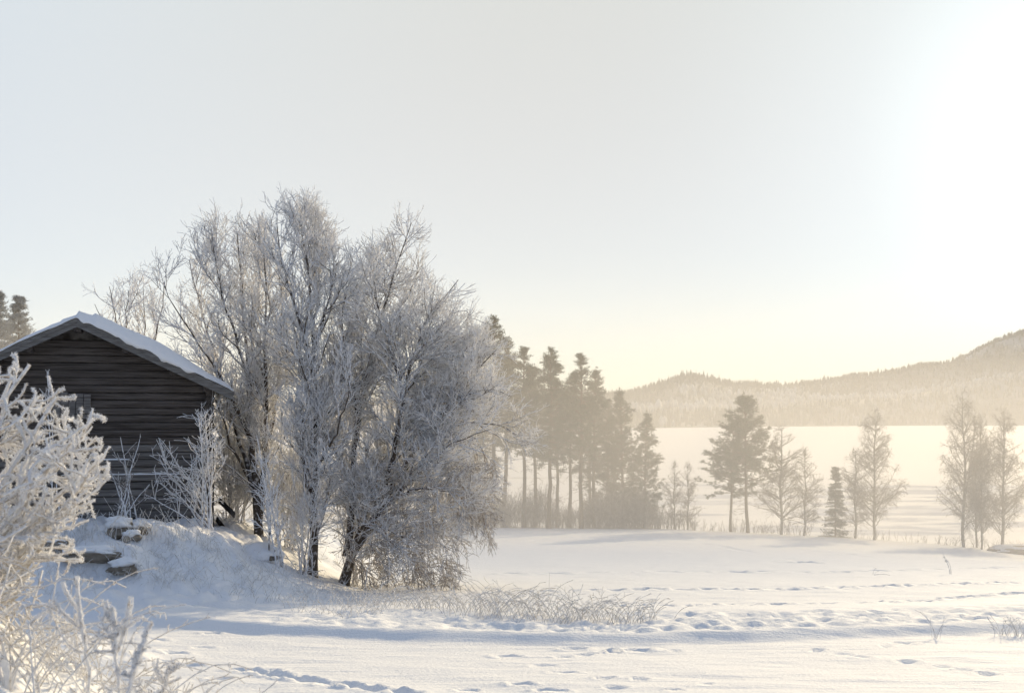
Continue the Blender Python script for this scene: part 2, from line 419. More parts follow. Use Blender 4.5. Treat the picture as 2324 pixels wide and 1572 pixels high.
def far_trees(n, seed, frostband):
    r = np.random.default_rng(seed)
    x = r.uniform(900, 2750, n); t = r.uniform(.0, 1.05, n)
    t[: n // 4] = r.uniform(.93, 1.04, n // 4)
    f = 1.3 * fbm(x * .004, t * 5, 3, 3) + .9 * np.exp(-((t - .40) / .10) ** 2) - .2
    keep = (f > .10) if frostband else (f <= .12)
    x = x[keep]; t = t[keep]; B = hill_point(x, t); k = len(x)
    h = r.uniform(13, 28, k) * np.where(r.random(k) < .08, 1.35, 1); w = h * r.uniform(.14, .22, k) * (1.5 if frostband else 1)
    a0 = r.uniform(0, 6, k)
    ring = lambda rr, zz: np.stack([np.stack([B[:, 0] + np.cos(a0 + a) * w * rr, B[:, 1] + np.sin(a0 + a) * w * rr, B[:, 2] + h * zz - 1], -1) for a in (0, 1.57, 3.14, 4.71)], 1)
    top = (B + np.stack([0 * h, 0 * h, h - 1], -1))[:, None]
    if frostband: W = np.concatenate([ring(.5, .1), ring(1, .45), ring(.6, .8), top], 1); tp = 12; bands = 2
    else: W = np.concatenate([ring(1, .05), ring(.55, .5), top], 1); tp = 8; bands = 1
    nv = W.shape[1]; o = (np.arange(k) * nv)[:, None, None]
    q = np.array([[b * 4 + c, b * 4 + (c + 1) % 4, b * 4 + 4 + (c + 1) % 4, b * 4 + 4 + c] for b in range(bands) for c in range(4)])
    tr = np.array([[bands * 4 + c, bands * 4 + (c + 1) % 4, tp] for c in range(4)])
    return W.reshape(-1, 3), [(q[None] + o).reshape(-1, 4), (tr[None] + o).reshape(-1, 3)]
V, Q = far_trees(11000, 1, False)
tag(obj('spruce_forest', mesh_np('spruce_forest', V, Q, M['hill_dark'])), 'dark spruce forest covering the far hills across the lake', 'forest', kind='stuff')
V, Q = far_trees(7500, 2, True)
tag(obj('frosted_forest', mesh_np('frosted_forest', V, Q, M['hill_frost'])), 'pale frosted woodland on the lower shoulder of the far hills', 'forest', kind='stuff')

# ------------------------------------------------------------------ branches
def nrmz(v): return v / np.maximum(np.linalg.norm(v, axis=-1, keepdims=True), 1e-9)

def tubes(P, Rr, S=3, seed=0):
    """P (N,K,3), Rr (N,K) -> vertices and quads of N open tubes"""
    r = np.random.default_rng(seed + 5)
    n, k, _ = P.shape
    T = np.empty_like(P); T[:, 1:-1] = P[:, 2:] - P[:, :-2]; T[:, 0] = P[:, 1] - P[:, 0]; T[:, -1] = P[:, -1] - P[:, -2]
    T = nrmz(T)
    ref = nrmz(r.normal(size=(n, 1, 3)) + nrmz(np.cross(T.mean(1, keepdims=True), [0.3, .5, .9])) * 3)
    U = nrmz(np.cross(T, ref)); W = np.cross(T, U)
    a = np.arange(S) * 2 * np.pi / S
    ring = P[:, :, None] + Rr[:, :, None, None] * (np.cos(a)[None, None, :, None] * U[:, :, None] + np.sin(a)[None, None, :, None] * W[:, :, None])
    V = ring.reshape(-1, 3)
    i, j, s = np.meshgrid(np.arange(n), np.arange(k - 1), np.arange(S), indexing='ij')
    b = i * k * S + j * S; s2 = (s + 1) % S
    Q = np.stack([b + s, b + s2, b + S + s2, b + S + s], -1).reshape(-1, 4)
    return V, Q

def merge(parts):
    Vs = []; Qs = []; n0 = 0
    for V, Q in parts:
        Vs.append(V); Qs.append(Q + n0); n0 += len(V)
    return np.concatenate(Vs), np.concatenate(Qs)

def resample(p, k):
    p = np.asarray(p, float); s = np.concatenate([[0], np.cumsum(np.linalg.norm(np.diff(p, axis=0), axis=1))])
    t = np.linspace(0, s[-1], k)
    q = np.stack([np.interp(t, s, p[:, c]) for c in range(3)], -1)
    for _ in range(2): q[1:-1] = .25 * q[:-2] + .5 * q[1:-1] + .25 * q[2:]
    return q

def envelope(rows, d0, thick=.8, rag=.25, seed=0):
    """rows: (yD, xl, xr) in picture units at distance d0; a solid of that outline"""
    rows = sorted(rows, key=lambda r: -r[0])
    z = np.array([(HZ - r[0]) / F * d0 for r in rows])
    xl = np.array([(r[1] - 1162) / F * d0 for r in rows]); xr = np.array([(r[2] - 1162) / F * d0 for r in rows])
    xc = (xl + xr) / 2; hw = np.maximum((xr - xl) / 2, .02)
    def f(P):
        zz = P[..., 2]
        c = np.interp(zz, z, xc); w = np.interp(zz, z, hw)
        a = np.arctan2(P[..., 1] - d0, P[..., 0] - c)
        lim = 1.05 + rag * (vnoise(a * 2.0 + seed, zz * 1.7, seed) * 2 + .1)
        ok = ((P[..., 0] - c) / (w * 1.06)) ** 2 + ((P[..., 1] - d0) / (np.maximum(w * thick, 2.7 * thick))) ** 2 < lim
        return ok & (zz < z[-1] + .05) & (zz > z[0])
    return f

def grow(r, P, Rr, dens, t0=.15, t1=1.0, ang=(45, 12), length=(.6, .3), K=4, wander=.18, trop=.05, env=None, r0=.01, r1=.006, rel=False, lift=None, cap=None, minf=.25, side=None):
    n, k, _ = P.shape
    seg = np.linalg.norm(np.diff(P, axis=1), axis=-1).sum(1)
    cnt = r.poisson(np.maximum(seg * dens, .3)) if not rel else r.poisson(np.full(n, dens))
    idx = np.repeat(np.arange(n), cnt); m = len(idx)
    if cap and m > cap:
        s = r.choice(m, cap, False); idx = idx[s]; m = cap
    t = t0 + (t1 - t0) * r.random(m)
    f = t * (k - 1); i = np.minimum(f.astype(int), k - 2); w = (f - i)[:, None]
    A = P[idx, i]; B = P[idx, i + 1]; start = A * (1 - w) + B * w
    T = nrmz(B - A)
    pr = Rr[idx, i] * (1 - w[:, 0]) + Rr[idx, i + 1] * w[:, 0]
    q = r.normal(size=(m, 3))
    if side is not None: q = q + np.asarray(side)
    q = nrmz(np.cross(T, q))
    a = np.radians(r.normal(ang[0], ang[1], m))[:, None]
    d = nrmz(np.cos(a) * T + np.sin(a) * q)
    if lift is not None: d = nrmz(d + np.array([0, 0, lift]))
    ln = np.maximum(r.normal(length[0], length[1] * length[0], m), .3 * length[0]) * (1.15 - .6 * t)
    pts = [start]; cur = start
    for s in range(K - 1):
        d = nrmz(d + wander * r.normal(size=(m, 3)) + np.array([0, 0, trop]))
        cur = cur + d * (ln / (K - 1))[:, None]; pts.append(cur)
    Q = np.stack(pts, 1)
    if env is not None:
        ins = env(Q); ins[:, 0] = True
        run = np.cumprod(ins, axis=1).sum(1) / K
        Q = Q[:, :1] + (Q - Q[:, :1]) * np.clip(run, .05, 1)[:, None, None]
        ok = run >= minf
        Q = Q[ok]; pr = pr[ok]; m = len(Q)
    ra = np.minimum(pr * .85, r0); rb = np.minimum(ra, r1)
    RR = ra[:, None] + (rb - ra)[:, None] * np.linspace(0, 1, K)[None]
    return Q, RR

def limb_arr(pts, r0, r1, k=14):
    p = resample(pts, k); rr = r0 + (r1 - r0) * np.linspace(0, 1, k) ** .8
    return p[None], rr[None]

def wood_tree(name, label, limbs, env, seed, cat='tree', group=None, lv=None, mats=('bark', 'limb', 'twig'), d0=30, trunk_r=.14):
    """limbs: list of (points [(xD, yD, dy)], r0, r1); first one is the trunk"""
    r = np.random.default_rng(seed)
    b = np.array([*P3(limbs[0][0][0][0], limbs[0][0][0][1], d0)]); b[2] = H(b[0], b[1])
    root = tag(empty(name, b), label, cat, group)
    Ps = []; Rs = []
    for li, (pts, r0, r1) in enumerate(limbs):
        w = [P3(a, c, d0 + dy * .75) for (a, c, dy) in pts]
        if li == 0: w[0][2] = b[2] + .02; w = [w[0] + np.array([0, 0, -.45])] + w
        p = resample(w, 14); p[1:-1] += r.normal(0, .025, (12, 3))
        rr = (r0 * .82 + (r1 * .7 - r0 * .82) * np.linspace(0, 1, 14) ** .75)
        if li == 0: rr[0] *= 1.35; rr[1] *= 1.12
        V, Q = tubes(p[None], rr[None], 8, li)
        obj('trunk' if li == 0 else 'limb', mesh_np('limb', V - b, Q, M[mats[0]]), root)
        Ps.append(p); Rs.append(rr)
    P = np.stack(Ps); Rr = np.stack(Rs)
    levels = []
    for q in lv:
        q = dict(q); src = q.pop('src', None)
        if src is None or not levels: PP, RR = P, Rr
        else: PP, RR = levels[src]
        levels.append(grow(r, PP, RR, env=env if len(levels) < 2 else None, **q))
    nb = [tubes(p, rr, 4 if rr[:, 0].max() > .02 else 3, 3) for p, rr in levels[:2] if len(p)]
    V, Q = merge(nb); o = obj('boughs', mesh_np('boughs', V - b, Q, M[mats[1]]), root); o['kind'] = 'stuff'
    nt_ = [tubes(p, rr, 3, 4) for p, rr in levels[2:] if len(p)]
    V, Q = merge(nt_); o = obj('twigs', mesh_np('twigs', V - b, Q, M[mats[2]]), root); o['kind'] = 'stuff'
    return root, levels

def std_lv(d1=3.0, l1=1.5, d2=5, l2=.75, d3=8, l3=.38, d4=5, l4=.18, trop=.06, rt=.0055, a1=38, t01=.25, lift=0.15, cap3=16000, cap4=22000, tr2=.1):
    return [dict(dens=d1, t0=t01, ang=(a1, 12), length=(l1, .35), K=7, wander=.13, trop=trop, r0=.032, r1=.009, lift=lift),
            dict(src=0, dens=d2, t0=.1, ang=(38, 12), length=(l2, .35), K=5, wander=.14, trop=tr2, r0=.012, r1=.007),
            dict(src=1, dens=d3, t0=.1, ang=(36, 13), length=(l3, .4), K=4, wander=.20, trop=tr2, r0=.0072, r1=rt, cap=cap3),
            dict(src=2, dens=d4, t0=.25, ang=(36, 13), length=(l4, .4), K=3, wander=.24, trop=tr2, r0=.0062, r1=rt, cap=cap4)]

# ---- frosted trees beside the barn
env2 = envelope([(1200, 530, 660), (1100, 500, 660), (1000, 485, 660), (900, 440, 660), (820, 385, 665), (760, 362, 665), (700, 368, 660), (640, 372, 650),
                 (600, 405, 640), (560, 432, 632), (530, 470, 625), (508, 505, 612)], 31.5, .85, .3, 2)
wood_tree('frosted_tree', 'broad many-stemmed frosted tree standing right behind the barn corner', [
    ([(588, 1225, 0), (582, 1120, 0), (572, 1000, .1), (568, 880, .1), (564, 760, .2), (545, 640, .3), (538, 530, .3)], .15, .018),
    ([(586, 1190, 0), (600, 1060, -.2), (606, 950, -.4), (598, 820, -.6), (606, 690, -.8), (598, 550, -1.0)], .12, .015),
    ([(580, 1130, 0), (548, 1020, .4), (520, 930, .7), (492, 820, 1.0), (455, 700, 1.2), (430, 590, 1.3)], .09, .014),
    ([(572, 1000, 0), (540, 940, -.6), (500, 850, -1.0), (445, 770, -1.3), (400, 715, -1.5), (372, 640, -1.6)], .07, .012),
    ([(600, 1060, .1), (626, 920, .6), (640, 800, .9), (640, 690, 1.2), (628, 580, 1.3)], .08, .013),
    ([(568, 880, 0), (540, 780, -.9), (510, 690, -1.2), (488, 600, -1.4), (482, 530, -1.4)], .06, .012),
    ([(565, 800, .2), (580, 700, 1.2), (590, 620, 1.6), (575, 530, 1.7)], .05, .012),
    ([(560, 1080, 0), (520, 1010, -.8), (505, 940, -1.2), (470, 870, -1.6), (420, 820, -1.8)], .05, .012),
    ([(548, 1020, .4), (520, 900, 1.4), (470, 790, 2.0), (420, 730, 2.2)], .05, .012)],
    env2, 11, d0=31.5, lv=std_lv(d1=4.0, l1=1.3, d2=6.5, l2=.72, d3=8.5, l3=.36, d4=4.5, l4=.17, trop=.08, lift=.15, t01=.10, cap3=15000, cap4=15000, tr2=.13), group='frosted trees beside the barn')

env3 = envelope([(1230, 650, 780), (1120, 640, 800), (1000, 620, 810), (900, 600, 812), (800, 600, 812), (720, 604, 826), (650, 604, 822), (600, 610, 800), (560, 612, 752),
                 (520, 614, 746), (490, 620, 738), (465, 655, 712), (448, 668, 690)], 30.2, .85, .3, 3)
wood_tree('frosted_tree', 'tallest frosted tree, its narrow top rising between two lower crowns', [
    ([(708, 1262, 0), (712, 1150, 0), (717, 1030, 0), (714, 900, .1), (712, 800, .1), (716, 740, .1), (702, 640, .1), (690, 550, .1), (682, 470, .1)], .16, .014),
    ([(716, 780, .1), (738, 700, -.3), (756, 640, -.5), (770, 590, -.6)], .06, .012),
    ([(714, 860, .1), (690, 760, -.6), (655, 660, -.9), (632, 560, -1.0), (628, 500, -1.0)], .07, .012),
    ([(715, 1000, 0), (740, 950, .6), (766, 890, 1.0), (790, 800, 1.3), (790, 700, 1.3)], .07, .012),
    ([(712, 1120, 0), (690, 1080, -.4), (682, 1010, -.7), (692, 940, -.9), (702, 880, -1.0), (680, 800, -1.2)], .07, .012),
    ([(712, 740, .1), (726, 640, .8), (720, 560, 1.0), (712, 490, 1.0)], .05, .011),
    ([(714, 930, 0), (680, 850, .9), (640, 770, 1.4), (620, 690, 1.5)], .055, .012),
    ([(716, 1060, 0), (755, 1000, -.9), (785, 930, -1.3), (795, 850, -1.5)], .05, .012)],
    env3, 12, d0=30.2, lv=std_lv(d1=5.4, l1=1.25, d2=6.5, l2=.68, d3=8.5, l3=.34, d4=5, l4=.16, trop=.08, lift=.15, t01=.08, cap3=15000, cap4=15000, tr2=.14), group='frosted trees beside the barn')

env4 = envelope([(1375, 900, 1010), (1345, 830, 1060), (1300, 790, 1095), (1250, 770, 1118), (1200, 760, 1125), (1130, 745, 1140), (1060, 735, 1165), (1000, 730, 1190), (950, 735, 1186), (900, 742, 1172),
                 (850, 750, 1164), (805, 755, 1142), (770, 760, 1085), (720, 765, 1078), (680, 765, 1068), (640, 772, 1050), (615, 780, 990), (580, 795, 965), (545, 835, 960), (515, 885, 952), (492, 905, 945)], 31, .8, .28, 4)
w4, lev4 = wood_tree('frosted_willow', 'large spreading frosted willow leaning right, its low boughs drooping to the snow', [
    ([(772, 1300, 0), (800, 1238, 0), (856, 1165, 0), (898, 1092, 0), (932, 1022, .1), (985, 962, .2), (1045, 892, .3), (1092, 832, .4), (1128, 792, .4)], .17, .014),
    ([(826, 1200, 0), (884, 1134, -.5), (950, 1070, -.9), (1010, 1015, -1.2), (1065, 985, -1.4), (1110, 975, -1.5)], .10, .010),
    ([(786, 1262, 0), (796, 1140, .3), (810, 1010, .5), (816, 900, .5), (842, 800, .4), (872, 700, .3), (902, 600, .2), (934, 505, .1)], .13, .012),
    ([(914, 900, -.8), (950, 845, -.2), (1005, 790, .3), (1065, 755, .5)], .06, .010),
    ([(960, 990, .1), (1020, 905, .8), (1070, 850, 1.2), (1100, 800, 1.3)], .06, .010),
    ([(856, 1165, 0), (880, 1050, 1.2), (930, 950, 2.0), (985, 860, 2.4), (1030, 780, 2.5)], .08, .010),
    ([(814, 950, .5), (790, 860, -.4), (776, 770, -.9), (778, 690, -1.1), (800, 620, -1.2)], .06, .011),
    ([(811, 1000, .5), (800, 900, 1.0), (790, 800, 1.3), (802, 700, 1.5), (834, 610, 1.5), (850, 550, 1.5)], .08, .012),
    ([(860, 1158, 0), (898, 1010, -.4), (914, 900, -.8), (932, 820, -1.1), (962, 740, -1.3), (1002, 668, -1.4), (1040, 635, -1.4)], .10, .012),
    ([(932, 1022, .1), (1000, 938, -.5), (1060, 890, -.9), (1120, 880, -1.1), (1160, 900, -1.2)], .07, .011),
    ([(884, 1134, -.5), (950, 1105, -1.2), (1010, 1110, -1.6), (1060, 1150, -1.7)], .05, .009),
    ([(842, 1180, 0), (900, 1160, .9), (960, 1165, 1.6), (1020, 1205, 2.0)], .05, .009),
    ([(898, 1092, 0), (960, 1000, 1.0), (1020, 900, 1.6), (1060, 800, 1.9), (1060, 700, 2.0)], .08, .012),
    ([(914, 900, -.8), (890, 800, -1.4), (860, 720, -1.7), (850, 640, -1.8)], .06, .011),
    ([(842, 800, .4), (880, 740, 1.2), (930, 670, 1.7), (960, 600, 1.8)], .06, .011),
    ([(985, 962, .2), (1060, 960, .9), (1130, 960, 1.2), (1180, 990, 1.3)], .055, .011),
    ([(800, 1238, 0), (820, 1190, -1.0), (870, 1195, -1.8), (930, 1225, -2.2)], .05, .010)],
    env4, 13, cat='willow', d0=31, lv=std_lv(d1=5.4, l1=1.35, d2=6.6, l2=.78, d3=8.5, l3=.40, d4=4.5, l4=.19, trop=.06, lift=.12, t01=.08, cap3=21000, cap4=22000, tr2=.06), group='frosted trees beside the barn')

# drooping brown lower twigs of the willow
r = np.random.default_rng(44)
low_lv = []
stems = []
for k in range(170):
    xd = r.uniform(785, 1085); a = P3(xd, r.uniform(1040, 1300) if xd < 1010 else r.uniform(980, 1180), 31 + r.uniform(-2.2, 1.8))
    dx = r.uniform(-.15, .8); drop = r.uniform(.4, 1.1)
    p = [a, a + np.array([dx * .5, r.normal(0, .15), .12]), a + np.array([dx * .9, r.normal(0, .25), -drop * .35]), a + np.array([dx * 1.05, r.normal(0, .3), -drop])]
    q = resample(p, 8) + r.normal(0, .02, (8, 3)); q[:, 2] = np.maximum(q[:, 2], H(q[:, 0], q[:, 1]) + .05)
    stems.append(q)
S_ = np.stack(stems); SR = np.repeat(np.linspace(.011, .007, 8)[None], len(S_), 0)
e5 = envelope([(1392, 880, 1060), (1340, 810, 1100), (1250, 770, 1130), (1150, 760, 1140), (1050, 760, 1150)], 31, .9, .3, 9)
a1 = grow(r, S_, SR, 9, .1, 1, (38, 12), (.5, .35), 5, .16, -.10, e5, .009, .006)
a2 = grow(r, *a1, 7, .1, 1, (42, 12), (.26, .35), 4, .2, -.06, e5, .0075, .0055, cap=15000)
V, Q = merge([tubes(S_, SR, 4), tubes(*a1), tubes(*a2)])
bb = np.array(w4.location)
o = obj('hanging_twigs', mesh_np('hanging_twigs', V - bb, Q, M['brown_twig']), w4); o['kind'] = 'stuff'; o['label'] = 'thinly frosted brown twigs drooping under the willow'

env1 = envelope([(900, 260, 420), (800, 225, 420), (740, 205, 400), (700, 203, 385), (660, 215, 372), (640, 240, 365), (618, 300, 350)], 37, .8, .4, 6)
wood_tree('frosted_tree', 'smaller thin frosted tree showing above the snowy roof behind the barn', [
    ([(330, 1200, 0), (325, 1000, 0), (325, 850, 0), (330, 740, 0), (325, 650, 0)], .12, .012),
    ([(326, 900, 0), (290, 800, .3), (262, 720, .5), (248, 650, .5)], .06, .012),
    ([(325, 860, 0), (350, 780, -.4), (368, 700, -.6), (372, 640, -.7)], .06, .012),
    ([(326, 950, 0), (300, 840, -.8), (285, 740, -1.2), (292, 660, -1.3)], .06, .012),
    ([(290, 800, .3), (240, 740, .8), (215, 690, 1.0)], .04, .011)],
    env1, 14, d0=37, lv=std_lv(d1=3.2, l1=1.1, d2=4.2, l2=.6, d3=6, l3=.36, d4=4, l4=.2, trop=.12, lift=.2, t01=.25, rt=.0075, cap3=5000, cap4=7000), group='frosted trees beside the barn')

# ---- undergrowth between the trunks
def shrub(name, label, bx, by, d, rows, seed, nst=9, mats=('limb', 'twig', 'twig'), dens=1.0, cat='shrub', group=None, r0=.02, tw=.0065, lens=(.8, .4, .2), trop=.08, spread=1.0, thick=.8):
    r = np.random.default_rng(seed)
    e = envelope(rows, d, thick, .3, seed)
    zt = [q for q in rows]
    st = []
    for k in range(nst):
        a = P3(bx, by, d) + np.array([r.normal(0, .12), r.normal(0, .12), 0]); a[2] = H(a[0], a[1]) - .05
        row = zt[r.integers(0, len(zt))]
        t = P3(row[1] + (row[2] - row[1]) * r.random(), row[0], d) + np.array([0, r.normal(0, .4 * spread), 0])
        mid = a * .5 + t * .5 + np.array([0, r.normal(0, .1), .12 * spread])
        st.append(resample([a, a * .75 + mid * .25 + np.array([0, 0, .05]), mid, t], 9))
    P = np.stack(st) + r.normal(0, .012, (nst, 9, 3)); RR = np.repeat(np.linspace(r0, tw * 1.2, 9)[None], nst, 0)
    root = tag(empty(name, (float(P[0, 0, 0]), float(P[0, 0, 1]), float(H(P[0, 0, 0], P[0, 0, 1])))), label, cat, group)
    b = np.array(root.location)
    V, Q = tubes(P, RR, 5); obj('stems', mesh_np('stems', V - b, Q, M[mats[0]]), root)
    l1 = grow(r, P, RR, 5 * dens, .2, 1, (42, 12), (lens[0], .35), 5, .14, trop, e, r0 * .5, tw * 1.2)
    l2 = grow(r, *l1, 7 * dens, .15, 1, (45, 12), (lens[1], .35), 4, .16, trop, e, tw * 1.2, tw)
    l3 = grow(r, *l2, 6 * dens, .2, 1, (46, 12), (lens[2], .35), 3, .18, trop, e, tw * 1.1, tw * .9)
    V, Q = merge([tubes(*l1), tubes(*l2), tubes(*l3)])
    o = obj('twigs', mesh_np('twigs', V - b, Q, M[mats[2]]), root); o['kind'] = 'stuff'
    return root, (l1, l2, l3)

shrub('frosted_shrub', 'bluish frosted shrub spreading left across the barn wall from its right corner', 470, 1150, 28.4,
      [(1170, 370, 500), (1120, 335, 500), (1080, 335, 500), (1040, 345, 505), (1000, 355, 500), (960, 395, 490), (935, 430, 480)], 21, 18, dens=.62, lens=(.7, .36, .16), spread=.6, trop=.03, group='shrubs round the barn')
shrub('frosted_shrub', 'thin sparse shrub in front of the middle of the barn wall', 290, 1160, 28.0,
      [(1165, 250, 330), (1100, 225, 350), (1040, 240, 350), (990, 262, 335)], 22, 9, dens=.6, lens=(.6, .3, .15), spread=.5, tw=.005, mats=('limb', 'brown_twig', 'brown_twig'), group='shrubs round the barn')
shrub('frosted_shrub', 'tangled frosted thicket between the barn corner and the many-stemmed tree', 530, 1215, 32.5,
      [(1210, 495, 600), (1120, 492, 640), (1040, 495, 640), (960, 500, 600), (900, 510, 575)], 23, 26, dens=1.15, lens=(.8, .4, .2), group='shrubs round the barn')
shrub('frosted_sapling', 'slender leaning frosted sapling at the edge of the mound left of the willow', 628, 1292, 28.3,
      [(1270, 600, 670), (1200, 580, 680), (1100, 560, 650), (1040, 555, 630), (985, 560, 605)], 24, 6, dens=.6, lens=(.6, .3, .15), spread=.5, r0=.022, group='shrubs round the barn', cat='sapling')
shrub('frosted_shrub', 'dense frosted undergrowth bush at the foot of the tallest tree', 690, 1290, 29.6,
      [(1300, 640, 770), (1220, 620, 790), (1120, 610, 800), (1040, 620, 800), (980, 650, 780)], 25, 12, dens=.7, lens=(.7, .4, .2), group='shrubs round the barn')
shrub('frosted_shrub', 'frosted bush filling the gap between the willow trunk and its left limb', 800, 1300, 31.8,
      [(1320, 730, 880), (1200, 720, 900), (1100, 720, 900), (1000, 740, 880), (940, 760, 860)], 26, 14, dens=.75, lens=(.8, .45, .2), group='shrubs round the barn')
shrub('frosted_shrub', 'fine frosted thicket behind the trunks of the many-stemmed and the tallest tree', 650, 1280, 33.0,
      [(1270, 590, 740), (1180, 560, 770), (1080, 560, 770), (990, 580, 740), (930, 600, 700)], 28, 28, dens=.95, lens=(.7, .4, .2), group='shrubs round the barn')
shrub('frosted_sapling', 'small twiggy frosted sapling rising before the left side of the barn wall', 118, 1180, 27.4,
      [(1215, 80, 150), (1000, 85, 140), (930, 85, 135), (880, 88, 128), (845, 95, 125)], 27, 4, dens=.35, lens=(.35, .2, .1), spread=.3, tw=.006, r0=.014, group='shrubs round the barn', cat='sapling', thick=.6)

# ------------------------------------------------------------------ near bushes on the left
def crystals(r, sets, n, l0, l1, w):
    """little hoar needles standing off the twigs"""
    Vs = []; tot = sum(len(p) * p.shape[1] for p, q in sets)
    for P, Q in sets:
        m = int(n * len(P) * P.shape[1] / tot); k = P.shape[1]
        idx = r.integers(0, len(P), m); f = r.random(m) * (k - 1); i = np.minimum(f.astype(int), k - 2); t = (f - i)[:, None]
        A = P[idx, i]; B = P[idx, i + 1]; T = nrmz(B - A); c = A * (1 - t) + B * t
        q = nrmz(np.cross(T, r.normal(size=(m, 3)))); rad_ = Q[idx, i][:, None]
        base = c + q * rad_ * .7; tip = c + q * rad_ + nrmz(q + .8 * T * r.random((m, 1)) + .25 * r.normal(size=(m, 3))) * r.uniform(l0, l1, m)[:, None]
        sd = nrmz(np.cross(q, r.normal(size=(m, 3)))) * w
        Vs.append(np.stack([base - sd, base + sd, tip], 1).reshape(-1, 3))
    V = np.concatenate(Vs); return V, np.arange(len(V)).reshape(-1, 3)

def near_bush():
    d = 6.0
    rows = [(1460, -420, 70), (1400, -420, 110), (1300, -420, 130), (1200, -420, 170), (1130, -420, 205), (1080, -420, 225), (1020, -420, 235), (960, -420, 225), (930, -420, 200), (890, -420, 140), (850, -420, 105), (820, -420, 80)]
    e = envelope(rows, d, .42, .25, 8)
    r = np.random.default_rng(31)
    root = tag(empty('frosted_bush', (-2.75, 6.0, float(H(-2.75, 6.0)))), 'big near bush thick with white hoar frost at the left edge before the barn', 'bush')
    b = np.array(root.location)
    ends = [(60, 830, 0), (30, 850, .1), (120, 900, -.1), (215, 945, .0), (232, 1030, -.1), (200, 1075, -.3), (190, 1130, -.2), (150, 985, .3), (-60, 830, .2), (-150, 850, 0), (-250, 900, .2),
            (100, 1180, -.3), (60, 1000, .5), (-20, 950, -.5), (110, 1060, -.5), (-100, 1000, .5), (0, 1120, -.6), (80, 1260, -.2), (-200, 1050, -.4), (160, 1000, -.2), (20, 1200, .2)]
    st = []
    for k, (a, c, dy) in enumerate(ends):
        s = np.array([-2.85 + r.normal(0, .2), 6.0 + r.normal(0, .15), 0]); s[2] = H(s[0], s[1]) - .1
        t = P3(a, c, d + dy); mid = s * .45 + t * .55 + np.array([-.10, 0, -.02])
        st.append(resample([s, s * .7 + mid * .3 + np.array([0, 0, .1]), mid, t * .8 + mid * .2, t], 12))
    P = np.stack(st) + r.normal(0, .008, (len(ends), 12, 3)); RR = np.repeat(np.linspace(.017, .008, 12)[None], len(ends), 0)
    V, Q = tubes(P, RR, 8); obj('stems', mesh_np('stems', V - b, Q, M['near_frost']), root)
    l1 = grow(r, P, RR, 7, .25, 1, (46, 14), (.42, .35), 10, .17, .04, e, .007, .0054)
    l2 = grow(r, *l1, 9, .15, 1, (48, 14), (.17, .4), 8, .20, .04, e, .0056, .0047)
    l3 = grow(r, *l2, 14, .15, 1, (52, 14), (.065, .45), 5, .2, .03, e, .0048, .0040)
    parts = []
    for (p, q), S in ((l1, 6), (l2, 5), (l3, 5)):
        q = q * r.uniform(.70, 1.4, q.shape); q[:, -1] *= .8
        parts.append(tubes(p, q, S))
    V, Q = merge(parts); o = obj('twigs', mesh_np('twigs', V - b, Q, M['near_frost']), root); o['kind'] = 'stuff'
    V, Q = crystals(r, [(P, RR), l1, l2, l3], 115000, .005, .014, .0022)
    o = obj('frost_needles', mesh_np('frost_needles', V - b, Q, M['hoar'], False), root); o['kind'] = 'stuff'
near_bush()

def low_thicket():
    d = 5.4
    rows = [(1440, -500, 100), (1380, -500, 105), (1300, -500, 110), (1220, -500, 120), (1150, -500, 110), (1100, -500, 90)]
    e = envelope(rows, d, .35, .3, 18)
    r = np.random.default_rng(33)
    root = tag(empty('frosted_thicket', (-2.5, 5.3, float(H(-2.5, 5.3)))), 'fine tangled frosted thicket below the big near bush at the left edge', 'thicket')
    b = np.array(root.location); st = []
    for k in range(44):
        s = np.array([-2.9 + 1.0 * r.random(), 5.3 + r.normal(0, .25), 0]); s[2] = H(s[0], s[1]) - .05
        t = P3(-300 + 400 * r.random(), 1120 + 300 * r.random(), d + r.normal(0, .3))
        st.append(resample([s, s * .5 + t * .5 + np.array([-.06, 0, .08]), t], 8))
    P = np.stack(st) + r.normal(0, .006, (44, 8, 3)); RR = np.repeat(np.linspace(.008, .005, 8)[None], 44, 0)
    l1 = grow(r, P, RR, 9, .2, 1, (40, 14), (.22, .35), 5, .2, .02, e, .0055, .0045)
    l2 = grow(r, *l1, 12, .1, 1, (44, 14), (.09, .35), 4, .22, .02, e, .005, .004, cap=9000)
    V, Q = tubes(P, RR, 5); obj('stems', mesh_np('stems', V - b, Q, M['near_frost']), root)
    V, Q = merge([tubes(*l1), tubes(*l2)]); o = obj('twigs', mesh_np('twigs', V - b, Q, M['near_frost']), root); o['kind'] = 'stuff'
low_thicket()

